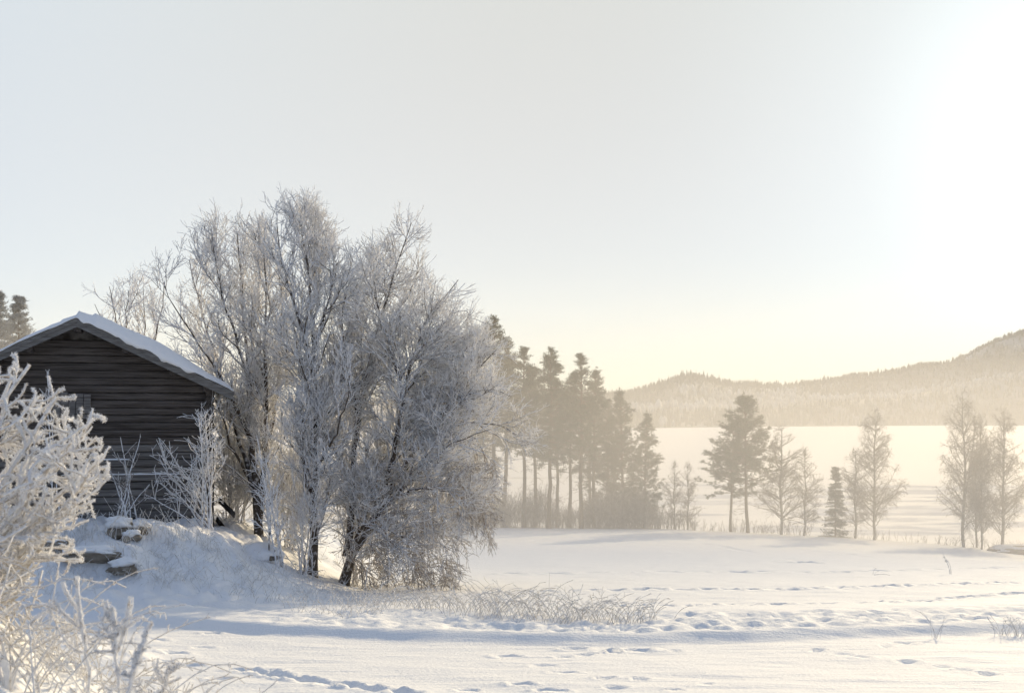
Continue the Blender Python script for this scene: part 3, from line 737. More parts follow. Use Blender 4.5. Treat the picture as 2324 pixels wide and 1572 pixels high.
def near_stalks():
    r = np.random.default_rng(35)
    specs = [('tall', 'tallest frosted stalk with a forked tip, nearest the left bush', [(205, 1640), (200, 1520), (190, 1430), (172, 1310)], [((188, 1400), (150, 1345), (142, 1320)), ((190, 1430), (120, 1370), (72, 1410))], 5.0),
             ('pair', 'frosted stalk with two short knobbly tips in the lower left', [(275, 1640), (268, 1520), (262, 1440), (258, 1380)], [((262, 1440), (248, 1400), (240, 1362)), ((266, 1480), (285, 1420), (294, 1372))], 4.9),
             ('single', 'lone straight frosted stalk leaning right, rightmost of the near stalks', [(275, 1640), (300, 1540), (322, 1470), (340, 1412)], [((300, 1540), (312, 1500), (318, 1475))], 4.8),
             ('bent', 'low bent frosted stalk nodding over the near snow', [(350, 1640), (372, 1560), (385, 1515), (402, 1505)], [((372, 1560), (360, 1530), (352, 1515))], 5.2)]
    for nm, lab, main, subs, d in specs:
        w = [P3(a, c, d) for a, c in main]; p = resample(w, 12) + r.normal(0, .004, (12, 3))
        gz = float(H(p[0, 0], p[0, 1])); p[0, 2] = min(p[0, 2], gz - .02)
        root = tag(empty('frosted_stalk', (p[0, 0], p[0, 1], gz)), lab, 'plant', 'near frosted stalks'); b = np.array(root.location)
        rr = np.linspace(.006, .0075, 12) * r.uniform(.8, 1.2, 12)
        V, Q = tubes(p[None], rr[None], 6); obj('stem', mesh_np('stem', V - b, Q, M['near_frost']), root)
        parts = []
        PP = [p]
        for s in subs:
            q = resample([P3(a, c, d + .02) for a, c in s], 12); PP.append(q)
            parts.append(tubes(q[None], (np.linspace(.0055, .0075, 12) * r.uniform(.8, 1.25, 12))[None], 6))
        PA = np.stack(PP); RA = np.full((len(PP), 12), .008)
        g1 = grow(r, PA, RA, 20, .35, 1, (42, 14), (.045, .4), 4, .2, .1, None, .0055, .0045)
        g2 = grow(r, PA, RA, 5, .1, .8, (50, 14), (.14, .4), 5, .25, -.02, None, .004, .0035)
        g3 = grow(r, *g2, 14, .1, 1, (45, 14), (.04, .4), 3, .25, .0, None, .004, .003)
        V, Q = merge(parts + [tubes(*g1, 5), tubes(*g2, 4), tubes(*g3, 3)]); obj('side_shoots', mesh_np('side_shoots', V - b, Q, M['near_frost']), root)['kind'] = 'stuff'
        V, Q = crystals(r, [(PA, RA), g1, g2, g3], 5000, .004, .011, .0018)
        o = obj('frost_needles', mesh_np('frost_needles', V - b, Q, M['hoar'], False), root); o['kind'] = 'stuff'
near_stalks()

# arching grass blades, used for every tuft
def blades(r, cx, cy, n, h, spread, lean=(0, 0), rad=.004, K=6, sx=.15, sy=.12, droop=.5):
    x = cx + r.normal(0, sx, n); y = cy + r.normal(0, sy, n); z = H(x, y) - .02
    a = r.uniform(0, 2 * np.pi, n); ln = h * r.uniform(.45, 1.15, n)
    d = np.stack([np.cos(a) * spread + lean[0], np.sin(a) * spread + lean[1], np.ones(n)], -1); d = nrmz(d)
    cur = np.stack([x, y, z], -1); pts = [cur]
    for k in range(K - 1):
        d = nrmz(d + np.stack([np.cos(a) * .12 + lean[0] * .2, np.sin(a) * .12, -droop * (k / K) * np.ones(n)], -1) + .08 * r.normal(size=(n, 3)))
        cur = cur + d * (ln / (K - 1))[:, None]; pts.append(cur)
    P = np.stack(pts, 1)
    return P, np.repeat(np.linspace(rad, rad * .8, K)[None], n, 0)

def tuft(name, label, cx, cy, n, h, spread, mat='straw', seed=0, lean=(0, 0), rad=.006, sx=.3, sy=.25, droop=.5, heads=True, cat='grass tuft', group=None):
    r = np.random.default_rng(seed)
    root = tag(empty(name, (cx, cy, float(H(cx, cy)))), label, cat, group); b = np.array(root.location)
    P, RR = blades(r, cx, cy, n, h, spread, lean, rad, 7, sx, sy, droop)
    V, Q = tubes(P, RR, 3); o = obj('blades', mesh_np('blades', V - b, Q, M[mat]), root); o['kind'] = 'stuff'
    if heads:
        g1 = grow(r, P, RR, 3.0, .5, 1, (35, 14), (.09, .4), 3, .2, 0, None, rad * .9, rad * .7)
        V, Q = tubes(*g1); o = obj('seed_heads', mesh_np('seed_heads', V - b, Q, M[mat]), root); o['kind'] = 'stuff'
    return root

for i, (xd, yd, w, h, n, lab) in enumerate([
        (1372, 1412, .42, .55, 150, 'rightmost rounded clump of arching frosted grass beside the trampled track'),
        (1245, 1406, .50, .55, 170, 'frosted grass clump just left of the rounded one by the track'),
        (1150, 1398, .45, .72, 130, 'tall loose tuft of frosted grass with upright stems by the track'),
        (1060, 1388, .45, .50, 130, 'frosted grass tuft below the right edge of the willow'),
        (960, 1380, .50, .50, 140, 'drooping frosted grass directly beneath the middle of the willow'),
        (860, 1372, .50, .45, 130, 'frosted grass at the foot of the willow trunk'),
        (1440, 1410, .25, .38, 26, 'few thin frosted stems at the right end of the grass strip'),
        ]):
    x, y, z = spot(xd, yd)
    tuft('frosted_grass', lab, x, y, int(n * .65), h * 1.15, .36, 'straw', 60 + i, (.06, 0), .0045, w, .22, .30, True, 'grass tuft', 'frosted grass tufts along the track')
for i, (xd, yd, h, n, lab) in enumerate([(2122, 1448, .42, 9, 'small dry plant with a dark seed head standing on the trampled snow at right'),
                                         (2292, 1442, .34, 40, 'low frosted herb clump by the right edge on the track'),
                                         (2262, 1440, .38, 4, 'thin bare stem just left of the frosted herb clump'),
                                         (2158, 1302, .75, 4, 'lone bare twig sticking out of the field at far right'),
                                         (1985, 1304, .75, 3, 'slanting dry twig lying half out of the open field')]):
    x, y, z = spot(xd, yd)
    tuft('dry_plant', lab, x, y, n, h, .25 if i != 4 else 1.3, 'limb' if i != 1 else 'straw', 80 + i, (.1, 0) if i != 4 else (.7, 0), .003 if i < 3 else .006, .03 if i != 1 else .14, .03 if i != 1 else .1, .1, True, 'dry plant')

# dry stalks and grass all over the mound: nobody could count them
def mound_grass():
    r = np.random.default_rng(91)
    P_, R_ = [], []
    S2P, S2R = [], []
    for k in range(330):
        xd = r.uniform(95, 860); x0 = (xd - 1162) / F
        t = r.random(); yd = np.interp(xd, [95, 300, 520, 620, 780, 860], [1200, 1195, 1235, 1275, 1345, 1362]) + 5 + t * np.interp(xd, [95, 600, 860], [150, 105, 35])
        x, y, z = spot(xd, float(yd))
        if y < 20: continue
        n = int(r.integers(2, 6)); h = r.uniform(.15, .50)
        p, q = blades(r, x, y, n, h, .30, (.05, 0), .0042, 6, .10, .10, r.choice([.1, .25, .6])); P_.append(p); R_.append(q)
    for k in range(130):     # upright stalks along the wall
        xd = r.uniform(150, 470); x, y, z = spot(xd, float(np.interp(xd, [150, 470], [1200, 1212]) + r.uniform(0, 30)))
        p, q = blades(r, x, y, 1, r.uniform(.4, .85), .12, (.0, 0), .0055, 6, .02, .02, .05); P_.append(p); R_.append(q)
    P = np.concatenate(P_); RR = np.concatenate(R_)
    g1 = grow(r, P, RR, 4, .4, 1, (38, 14), (.07, .4), 3, .2, 0, None, .0045, .0035)
    V, Q = merge([tubes(P, RR), tubes(*g1)])
    o = obj('dry_grass', mesh_np('dry_grass', V, Q, M['straw'])); tag(o, 'frosted dry grass and stalks poking through the snow of the mound', 'grass', kind='stuff')
mound_grass()

def verge_grass():
    r = np.random.default_rng(92); P_, R_ = [], []
    for k in range(30):
        x = r.uniform(-2.2, -1.2); y = r.uniform(4.6, 6.3)
        p, q = blades(r, x, y, int(r.integers(5, 11)), r.uniform(.3, .75), .38, (.08, 0), .0034, 8, .08, .08, r.choice([.15, .4, .6])); P_.append(p); R_.append(q)
    P = np.concatenate(P_); RR = np.concatenate(R_)
    g1 = grow(r, P, RR, 12, .3, 1, (38, 14), (.05, .4), 3, .2, 0, None, .003, .0025)
    V, Q = merge([tubes(P, RR, 4), tubes(*g1)])
    o = obj('verge_grass', mesh_np('verge_grass', V, Q, M['near_frost'])); tag(o, 'fine frosted grass arching over the near snow at lower left', 'grass', kind='stuff')
    V, Q = crystals(r, [(P, RR), g1], 26000, .003, .009, .0015)
    h = obj('frost_needles', mesh_np('frost_needles', V, Q, M['hoar'], False), o); h['kind'] = 'stuff'
verge_grass()

# ------------------------------------------------------------------ the log barn
def box_mesh(name, x0, x1, y0, y1, z0, z1, mat, bev=.02, jitter=0, seed=0, segs=1):
    """bevelled bar along x with an 8-sided section"""
    r = np.random.default_rng(seed)
    b = min(bev, (y1 - y0) / 3, (z1 - z0) / 3)
    sec = [(y0 + b, z0), (y1 - b, z0), (y1, z0 + b), (y1, z1 - b), (y1 - b, z1), (y0 + b, z1), (y0, z1 - b), (y0, z0 + b)]
    xs = np.linspace(x0, x1, segs + 1); V = []
    for x in xs:
        dy, dz = r.normal(0, jitter, 2)
        V += [(x, a + dy, c + dz * .4) for a, c in sec]
    Q = [[k * 8 + s, k * 8 + (s + 1) % 8, (k + 1) * 8 + (s + 1) % 8, (k + 1) * 8 + s] for k in range(segs) for s in range(8)]
    caps = [list(range(8))[::-1], [segs * 8 + s for s in range(8)]]
    return mesh_np(name, np.array(V, float), [np.array(Q), np.array(caps)], mat, False)

BR = R(14.0)
hw, roof_s = 3.02, .475
gdir = np.array([math.cos(BR), math.sin(BR)]); ndir = np.array([-math.sin(BR), math.cos(BR)])
ridge_xy = np.array([-9.85, 29.0]) + ndir * .0
barn = tag(empty('log_barn', (ridge_xy[0], ridge_xy[1], -2.95), BR), 'old dark grey log barn with a snow-covered gable roof', 'barn')
base_z = -2.95; apex = 2.30 - base_z       # local heights start at the footing
WY = .50                                   # the wall stands back under the gable overhang
DEP = 7.5; lh = .172
eave_wall = apex - .18 - hw * roof_s
nlog = int((apex - .30) / lh)
rl = np.random.default_rng(5)
cross_mesh = {}
for k in range(nlog):
    z0 = k * lh; z1 = z0 + lh - .012; zt = z1 + .05
    half = min(hw - .20, (apex - .06 - (z0 + .10)) / roof_s)
    if half < .25: break
    off = rl.normal(0, .009)
    if k in (9, 11): off = -.055                      # two logs that stand proud and carry snow
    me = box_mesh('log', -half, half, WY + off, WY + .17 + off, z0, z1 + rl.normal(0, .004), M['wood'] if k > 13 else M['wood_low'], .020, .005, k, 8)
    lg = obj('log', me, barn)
    if k in (9, 11):
        xa, xb = ((-.2, 1.15) if k == 11 else (-.4, 2.4))
        n = 30; xs = np.linspace(xa, xb, n); hh = .018 + .022 * np.abs(fbm(xs * 3, xs * 0 + k, 3, k)) * 2; hh[0] = hh[-1] = .002
        V = np.stack([np.stack([xs, np.full(n, WY + off + dy), z1 - .004 + hh * s], -1) for dy, s in ((.005, 0), (.008, .7), (.035, 1), (.075, .3))], 1).reshape(-1, 3)
        i, q = np.meshgrid(np.arange(n - 1), np.arange(3), indexing='ij')
        Q = np.stack([i * 4 + q, (i + 1) * 4 + q, (i + 1) * 4 + q + 1, i * 4 + q + 1], -1).reshape(-1, 4)
        obj('snow_ledge', mesh_np('snow_ledge', V, Q, M['snow_soft']), lg)
    if half >= hw - .21:                              # side and back walls; side logs poke out at the corner
        if 'side' not in cross_mesh:
            V0 = box_mesh('side_log', WY - .17, WY + DEP, -.10, .10, 0, lh - .01, M['wood'], .03, .004, 99, 10)
            cross_mesh['side'] = V0
            cross_mesh['back'] = box_mesh('back_log', -hw + .2, hw - .2, -.09, .09, 0, lh - .01, M['wood'], .03, .004, 98, 6)
        for s in (-1, 1):
            o = obj('log', cross_mesh['side'], barn); o.location = (s * (hw - .09 + rl.normal(0, .006)), 0, z0 - .086 if k else 0); o.rotation_euler = (0, 0, R(90))
            o.location.y += rl.normal(0, .02)
        o = obj('log', cross_mesh['back'], barn); o.location = (0, WY + DEP - .15, z0)
    else:
        o = obj('log', box_mesh('log', -half, half, WY + DEP - .24, WY + DEP - .06, z0, z1, M['wood'], .03, .004, k + 50, 4), barn)

# inner lining so that no light leaks between the logs
def poly_prism(name, pts, y0, y1, mat):
    n = len(pts); V = [(a, y0, c) for a, c in pts] + [(a, y1, c) for a, c in pts]
    Q = [[k, (k + 1) % n, n + (k + 1) % n, n + k] for k in range(n)]
    return mesh_np(name, np.array(V, float), [np.array(Q), np.array([list(range(n))[::-1], list(range(n, 2 * n))])], mat, False)
g_in = [(-hw + .16, .02), (hw - .16, .02), (hw - .16, apex - .035 - (hw - .16) * roof_s), (0, apex - .035), (-hw + .16, apex - .035 - (hw - .16) * roof_s)]
obj('lining', poly_prism('lining', g_in, WY + .10, WY + .13, M['dark_wood']), barn)
obj('lining', poly_prism('lining', g_in, WY + DEP - .36, WY + DEP - .33, M['dark_wood']), barn)

# roof: boards, barge boards, purlins, snow
ov = 3.43                                             # half width out to the eaves
def slope_bar(name, s, y0, y1, top_off, thick, mat, x_in=0.0, x_out=ov, segs=6, seed=0, jit=0.0):
    r = np.random.default_rng(seed)
    xs = np.linspace(x_in, x_out, segs + 1); V = []
    for x in xs:
        j = r.normal(0, jit) if jit else 0
        zt = apex + top_off - x * roof_s
        V += [(s * x, y0 + j, zt - thick), (s * x, y1, zt - thick), (s * x, y1, zt), (s * x, y0 + j, zt)]
    Q = []
    for k in range(segs):
        for c in range(4):
            f = [k * 4 + c, k * 4 + (c + 1) % 4, (k + 1) * 4 + (c + 1) % 4, (k + 1) * 4 + c]
            Q.append(f if s < 0 else f[::-1])
    caps = [[0, 1, 2, 3], [segs * 4 + c for c in (3, 2, 1, 0)]]
    return mesh_np(name, np.array(V, float), [np.array(Q), np.array(caps)], mat, False)
for s in (-1, 1):
    nb = 30
    for k in range(nb):                               # roof boards laid up the slope
        y0 = -.02 + (DEP + 1.0) / nb * k
        obj('roof_board', slope_bar('roof_board', s, y0, y0 + (DEP + 1.0) / nb - .008, 0 + rl.normal(0, .004), .03, M['barge'], .02, ov + rl.normal(0, .03), 1), barn)
    o = obj('barge_board', slope_bar('barge_board', s, -.055, -.02, -.005, .17, M['barge'], 0.0, ov + .02, 5, 3), barn)
    o = obj('barge_board', slope_bar('barge_board', s, -.085, -.057, .035, .10, M['barge'], 0.0, ov + .05, 5, 4), barn)
    obj('barge_board', slope_bar('barge_board', s, .30, .335, -.035, .13, M['dark_wood'], .0, ov - .1, 5, 4), barn)
    for xx in (.0, 1.05, 2.1, 2.86):
        if xx == 0 and s < 0: continue
        zc = apex - .045 - xx * roof_s - (.06 if xx == 0 else .03)
        me = box_mesh('purlin', .02 + rl.random() * .08, DEP + .9, -.085, .085, -.17, 0, M['wood'], .03, .0, int(xx * 10), 1)
        o = obj('purlin', me, barn); o.location = (s * xx, 0, zc); o.rotation_euler = (0, 0, R(90))

def roof_snow():
    nx, ny = 120, 60
    xs = np.linspace(-ov - .04, ov + .04, nx); ys = np.concatenate([np.linspace(-.13, .5, 22), np.linspace(.6, DEP + 1.0, ny - 22)])
    X, Y = np.meshgrid(xs, ys, indexing='xy')
    ax = np.abs(X); zb = apex + .012 - ax * roof_s + .0
    zb = zb + np.where(ax < .03, 0, 0)
    th = np.where(X > 0, .30, .12) + .08 * fbm(X * 1.1, Y * .8, 4, 61)
    th = np.where(np.abs(X) < .35, .5 * (.21 + th) , th)
    th = th * (1 - .50 * sstep(ax, ov - 1.3, ov + .02))
    th = th * (np.clip((ov + .05 - ax) / .16, 0, 1) ** .5)
    fr = sstep(Y, -.13, .12) ** .5
    th = th * (.18 + .82 * fr)
    soft = .16 * np.exp(-(X / .32) ** 2) * roof_s * .8
    top = zb + np.maximum(th, .004) - soft
    bot = zb + .0 + 0 * X
    # ragged hanging lip at the gable
    lip = sstep(-Y, .04, .13) * (-.01 - .16 * np.clip(fbm(X * 2.6, Y * 0, 4, 66) + .12, 0, 1) * np.where(X > 0, 1, .35))
    bot = bot + lip + .045; top = np.maximum(top, bot + .012)
    top_v = np.stack([X, Y + .03 * fbm(X * 2, Y * 0, 3, 68) * (Y < .05), top], -1).reshape(-1, 3)
    bot_v = np.stack([X, Y + .03 * fbm(X * 2, Y * 0, 3, 68) * (Y < .05), bot], -1).reshape(-1, 3)
    n, m = X.shape
    i, q = np.meshgrid(np.arange(n - 1), np.arange(m - 1), indexing='ij')
    T = np.stack([i * m + q, i * m + q + 1, (i + 1) * m + q + 1, (i + 1) * m + q], -1).reshape(-1, 4)
    o0 = n * m; B = T[:, ::-1] + o0
    def wall(a): a = np.asarray(a); return np.stack([a[:-1], a[:-1] + o0, a[1:] + o0, a[1:]], -1)
    W = [wall(np.arange(m)), wall(np.arange(m) + (n - 1) * m)[:, ::-1], wall(np.arange(n) * m)[:, ::-1], wall(np.arange(n) * m + m - 1)]
    return mesh_np('roof_snow', np.concatenate([top_v, bot_v]), [T, B] + W, M['snow_soft'], True)
obj('roof_snow', roof_snow(), barn)

# hatch of upright boards
hatch = obj('hatch', box_mesh('hatch', -.58, .26, WY - .035, WY - .005, 3.00, 3.06, M['board'], .01, 0, 1, 1), barn)
for k in range(5):
    w = .84 / 5; x0 = -.58 + k * w
    me = box_mesh('board', 0, .56 + rl.normal(0, .012), -.012, .012, 0, w - .012, M['board'], .004, 0, k, 1)
    o = obj('board', me, hatch); o.location = (x0 + w, WY - .055 - (.006 if k % 2 else 0), 3.02 + rl.normal(0, .01)); o.rotation_euler = (0, R(-90), 0)
for zz in (3.10, 3.48):
    obj('batten', box_mesh('batten', -.10, .27, WY - .085, WY - .07, zz, zz + .018, M['dark_wood'], .003), hatch)

# broken boards leaning at the right corner
for i, (a, b_, lab) in enumerate([((498, 1135), (532, 1168), 'upper dark broken plank slanting from the barn corner'), ((492, 1178), (518, 1212), 'lower dark plank leaning at the barn corner')]):
    p = P3(*a, 30.9); q = P3(*b_, 30.2); dvec = q - p; ln = float(np.linalg.norm(dvec))
    o = obj('leaning_plank', box_mesh('leaning_plank', 0, ln, -.02, .02, -.07, .07, M['dark_wood'], .008, .004, i, 4)); o.location = p
    o.rotation_euler = Vector(dvec).to_track_quat('X', 'Z').to_euler(); tag(o, lab, 'plank', 'planks at the barn corner')

# ------------------------------------------------------------------ stones
def blob(name, loc, size, seed, mat, rot=0, flat=.0, nlat=22, nlon=34, rough=.3, facet=0):
    th = np.linspace(0, np.pi, nlat)[1:-1]; ph = np.linspace(0, 2 * np.pi, nlon, endpoint=False)
    T, Ph = np.meshgrid(th, ph, indexing='ij')
    dx = np.sin(T) * np.cos(Ph); dy = np.sin(T) * np.sin(Ph); dz = np.cos(T)
    rr = 1 + rough * (vnoise(dx * 1.7 + 9, dy * 1.7 + dz * 2.3, seed) + .5 * vnoise(dx * 3.6 + dz * 2, dy * 3.6 - dz, seed + 1))
    ex = .8 if mat is not M['snow_soft'] else 1.0; f = lambda v: np.sign(v) * np.abs(v) ** ex
    V = np.stack([f(dx) * rr * size[0], f(dy) * rr * size[1], f(dz) * rr * size[2]], -1).reshape(-1, 3)
    n, m = T.shape; V = np.vstack([V, [[0, 0, size[2]], [0, 0, -size[2]]]])
    i, q = np.meshgrid(np.arange(n - 1), np.arange(m), indexing='ij'); q2 = (q + 1) % m
    Q = np.stack([i * m + q, (i + 1) * m + q, (i + 1) * m + q2, i * m + q2], -1).reshape(-1, 4)
    k = np.arange(m); t1 = np.stack([np.full(m, n * m), k, (k + 1) % m], -1); t2 = np.stack([np.full(m, n * m + 1), (n - 1) * m + (k + 1) % m, (n - 1) * m + k], -1)
    return mesh_np(name, V, [Q, np.concatenate([t1, t2])], mat, True)

def stone(label, xd, yd, size, seed, cap=.5, rot=0, d=None, capoff=(0, 0)):
    x, y, z = spot(xd, yd) if d is None else (*base(xd, d)[:2], P3(xd, yd, d)[2])
    root = tag(empty('stone', (x, y, z), rot), label, 'stone', 'stones in the mound')
    obj('rock', blob('rock', None, size, seed, M['stone'], rough=.75), root, (0, 0, size[2] * .35))
    if cap:
        o = obj('snow_cap', blob('snow_cap', None, (size[0] * 1.08, size[1] * 1.08, size[2] * cap), seed + 7, M['snow_soft'], rough=.6), root, (capoff[0], capoff[1], size[2] * (1.0 + cap * .3)))
stone('squared stone with a thick rounded snow cap before the barn wall', 272, 1212, (.24, .30, .20), 3, .62, .2)
stone('small snow-capped stone at the right of the squared stone', 320, 1208, (.17, .2, .12), 5, .8, -.3)
stone('little stone almost hidden by snow under the squared stone', 300, 1222, (.15, .16, .09), 8, .8, .1)
stone('long brown slab of stone showing under the snow at the left of the mound', 205, 1272, (.55, .22, .12), 11, .9, .3, capoff=(-.03, .10))
stone('dark low stone right of the long brown slab', 280, 1298, (.26, .18, .10), 14, 1.1, -.1, capoff=(0, .08))
stone('half-buried stone at the far left of the mound by the near bush', 118, 1248, (.34, .2, .12), 17, .9, .1, capoff=(0, .08))
# big hummock of snow over a boulder at the right end of the mound
x, y, z = spot(575, 1262)
root = tag(empty('snow_hummock', (x, y, z)), 'big smooth boulder buried in snow in front of the many-stemmed tree', 'snowy boulder')
obj('snow_cover', blob('snow_cover', None, (.62, .5, .27), 23, M['snow_soft'], rough=.25), root, (0, .3, .0))
obj('rock', blob('rock', None, (.10, .1, .06), 24, M['stone'], rough=.4), root, (.46, -.05, -.05))
x, y, z = spot(250, 1330)

# ------------------------------------------------------------------ conifers
def needle_tufts(r, centers, dirs, n, size, w):
    """n thin needle sprays round every centre, pointing out along dirs and up"""
    m = len(centers); k = m * n
    c = np.repeat(centers, n, 0) + r.normal(0, size * .42, (k, 3)) * np.array([1, 1, .30])
    d = nrmz(np.repeat(dirs, n, 0) * .7 + r.normal(size=(k, 3)) * .8 + np.array([0, 0, .35]))
    s = nrmz(np.cross(d, r.normal(size=(k, 3)))) * w
    L_ = size * r.uniform(.5, 1.1, k)[:, None]
    V = np.stack([c - s, c + s, c + d * L_], 1).reshape(-1, 3)
    return V, np.arange(k * 3).reshape(-1, 3)

def make_pine(seed, h, clear, wid, mat='needles', dead=True, top_round=.5, dens=1.0):
    """returns trunk mesh, branch mesh, crown mesh; origin at the base"""
    r = np.random.default_rng(seed)
    k = 16; t = np.linspace(0, 1, k)
    sway = np.cumsum(r.normal(0, .06, (k, 2)), 0) * .6
    P = np.stack([sway[:, 0], sway[:, 1], t * h - .4], -1)[None]; P[0, 0, :2] = 0
    RR = (h * .011 * (1 - t) ** .75 + .03)[None]; RR[0, 0] *= 1.35
    tv = tubes(P, RR, 8)
    nb = int((h * (1 - clear)) * 11 * dens)
    tb = clear + (1 - clear) * r.random(nb) ** .8
    az = r.uniform(0, 2 * np.pi, nb)
    s = (tb - clear) / (1 - clear)
    ln = wid * (np.interp(s, [0, .2, .5, .8, 1], [.75, 1.0, .80, .44, .08])) * r.uniform(.45, 1.3, nb) * (1 + .5 * vnoise(az * 1.2, tb * h * .5, seed))
    start = np.stack([np.interp(tb, t, P[0, :, c]) for c in range(3)], -1)
    el = np.interp(s, [0, .5, .85, 1], [-.10, .22, .55, 1.1]) + r.normal(0, .12, nb)
    d = np.stack([np.cos(az) * np.cos(el), np.sin(az) * np.cos(el), np.sin(el)], -1)
    pts = [start]; cur = start; K = 5
    for q in range(K - 1):
        d = nrmz(d + .12 * r.normal(size=d.shape) + np.array([0, 0, .05])); cur = cur + d * (ln / (K - 1))[:, None]; pts.append(cur)
    B = np.stack(pts, 1); BR_ = np.repeat(np.linspace(.045, .014, K)[None], nb, 0)
    S2 = grow(r, B, BR_, 3.0, .35, 1, (45, 10), (.55, .3), 3, .15, .05, None, .02, .01)
    bv = [tubes(B, BR_, 4), tubes(*S2)]
    if dead:
        nd = 16; td = clear * r.uniform(.45, 1, nd); az = r.uniform(0, 6.28, nd); st = np.stack([np.interp(td, t, P[0, :, c]) for c in range(3)], -1)
        dd = np.stack([np.cos(az), np.sin(az), r.normal(-.1, .2, nd)], -1); l = r.uniform(.4, 1.5, nd)[:, None]
        DB = np.stack([st, st + dd * l * .5, st + dd * l + np.array([0, 0, -.1])], 1); dR = np.repeat(np.array([[.025, .018, .01]]), nd, 0)
        dS = grow(r, DB, dR, 2.5, .3, 1, (40, 10), (.4, .3), 3, .2, -.02, None, .012, .008)
        bv += [tubes(DB, dR), tubes(*dS)]
    cen = np.concatenate([S2[0][:, -1], S2[0][:, 1], B[:, -1], B[:, -2]]); dr = nrmz(np.concatenate([S2[0][:, -1] - S2[0][:, 0], S2[0][:, -1] - S2[0][:, 0], B[:, -1] - B[:, 0], B[:, -1] - B[:, 0]]))
    cen = np.concatenate([cen, P[0, -1:], P[0, -1:]]); dr = np.concatenate([dr, [[0, 0, 1], [0, 0, 1]]])
    cv = needle_tufts(r, cen, dr, 14, .27, .026)
    return (mesh_np('trunk', *tv, M['pine_bark']), mesh_np('boughs', *merge(bv), M['pine_bark']), mesh_np('crown', *cv, M[mat], False), h)

def make_spruce(seed, h, wid, mat='spruce'):
    r = np.random.default_rng(seed); k = 8; t = np.linspace(0, 1, k)
    P = np.stack([0 * t, 0 * t, t * h - .3], -1)[None]; RR = (h * .012 * (1 - t) + .02)[None]
    nb = int(h * 26); tb = .03 + .97 * r.random(nb); az = r.uniform(0, 6.283, nb)
    ln = wid * (1 - tb) ** .85 * r.uniform(.7, 1.15, nb) + .12
    st = np.stack([0 * tb, 0 * tb, tb * h - .3], -1); d = np.stack([np.cos(az), np.sin(az), np.where(tb > .8, .3, -.25) + r.normal(0, .08, nb)], -1); d = nrmz(d)
    K = 4; B = np.stack([st + d * (ln * q / (K - 1))[:, None] + np.array([0, 0, .10 * (q / 3) ** 2]) * ln[:, None] for q in range(K)], 1)
    BR_ = np.repeat(np.linspace(.02, .008, K)[None], nb, 0)
    cen = np.concatenate([B[:, q] for q in (1, 2, 3)] + [(B[:, 1] + B[:, 2]) / 2, (B[:, 2] + B[:, 3]) / 2]); dr = np.tile(d, (5, 1))
    cv = needle_tufts(r, cen, dr, 11, .28, .03)
    return (mesh_np('trunk', *tubes(P, RR, 8), M['pine_bark']), mesh_np('boughs', *tubes(B, BR_), M['pine_bark']), mesh_np('crown', *cv, M[mat], False), h)

def place(kind, label, cat, proto, xb, d, top_y, rz, lean=(0, 0), group=None, wscale=1.0, by=None):
    x, y, z = base(xb, d)
    ht = (HZ - top_y) / F * d - z
    s = ht / (proto[3] - .4)
    root = tag(empty(kind, (x, y, z), rz), label, cat, group); root.scale = (s * wscale, s * wscale, s)
    root.rotation_euler = (lean[1], lean[0], rz)
    for nm, me in zip(('trunk', 'boughs', 'crown'), proto[:3]):
        o = obj(nm, me, root)
        if nm != 'trunk': o['kind'] = 'stuff'
    return root

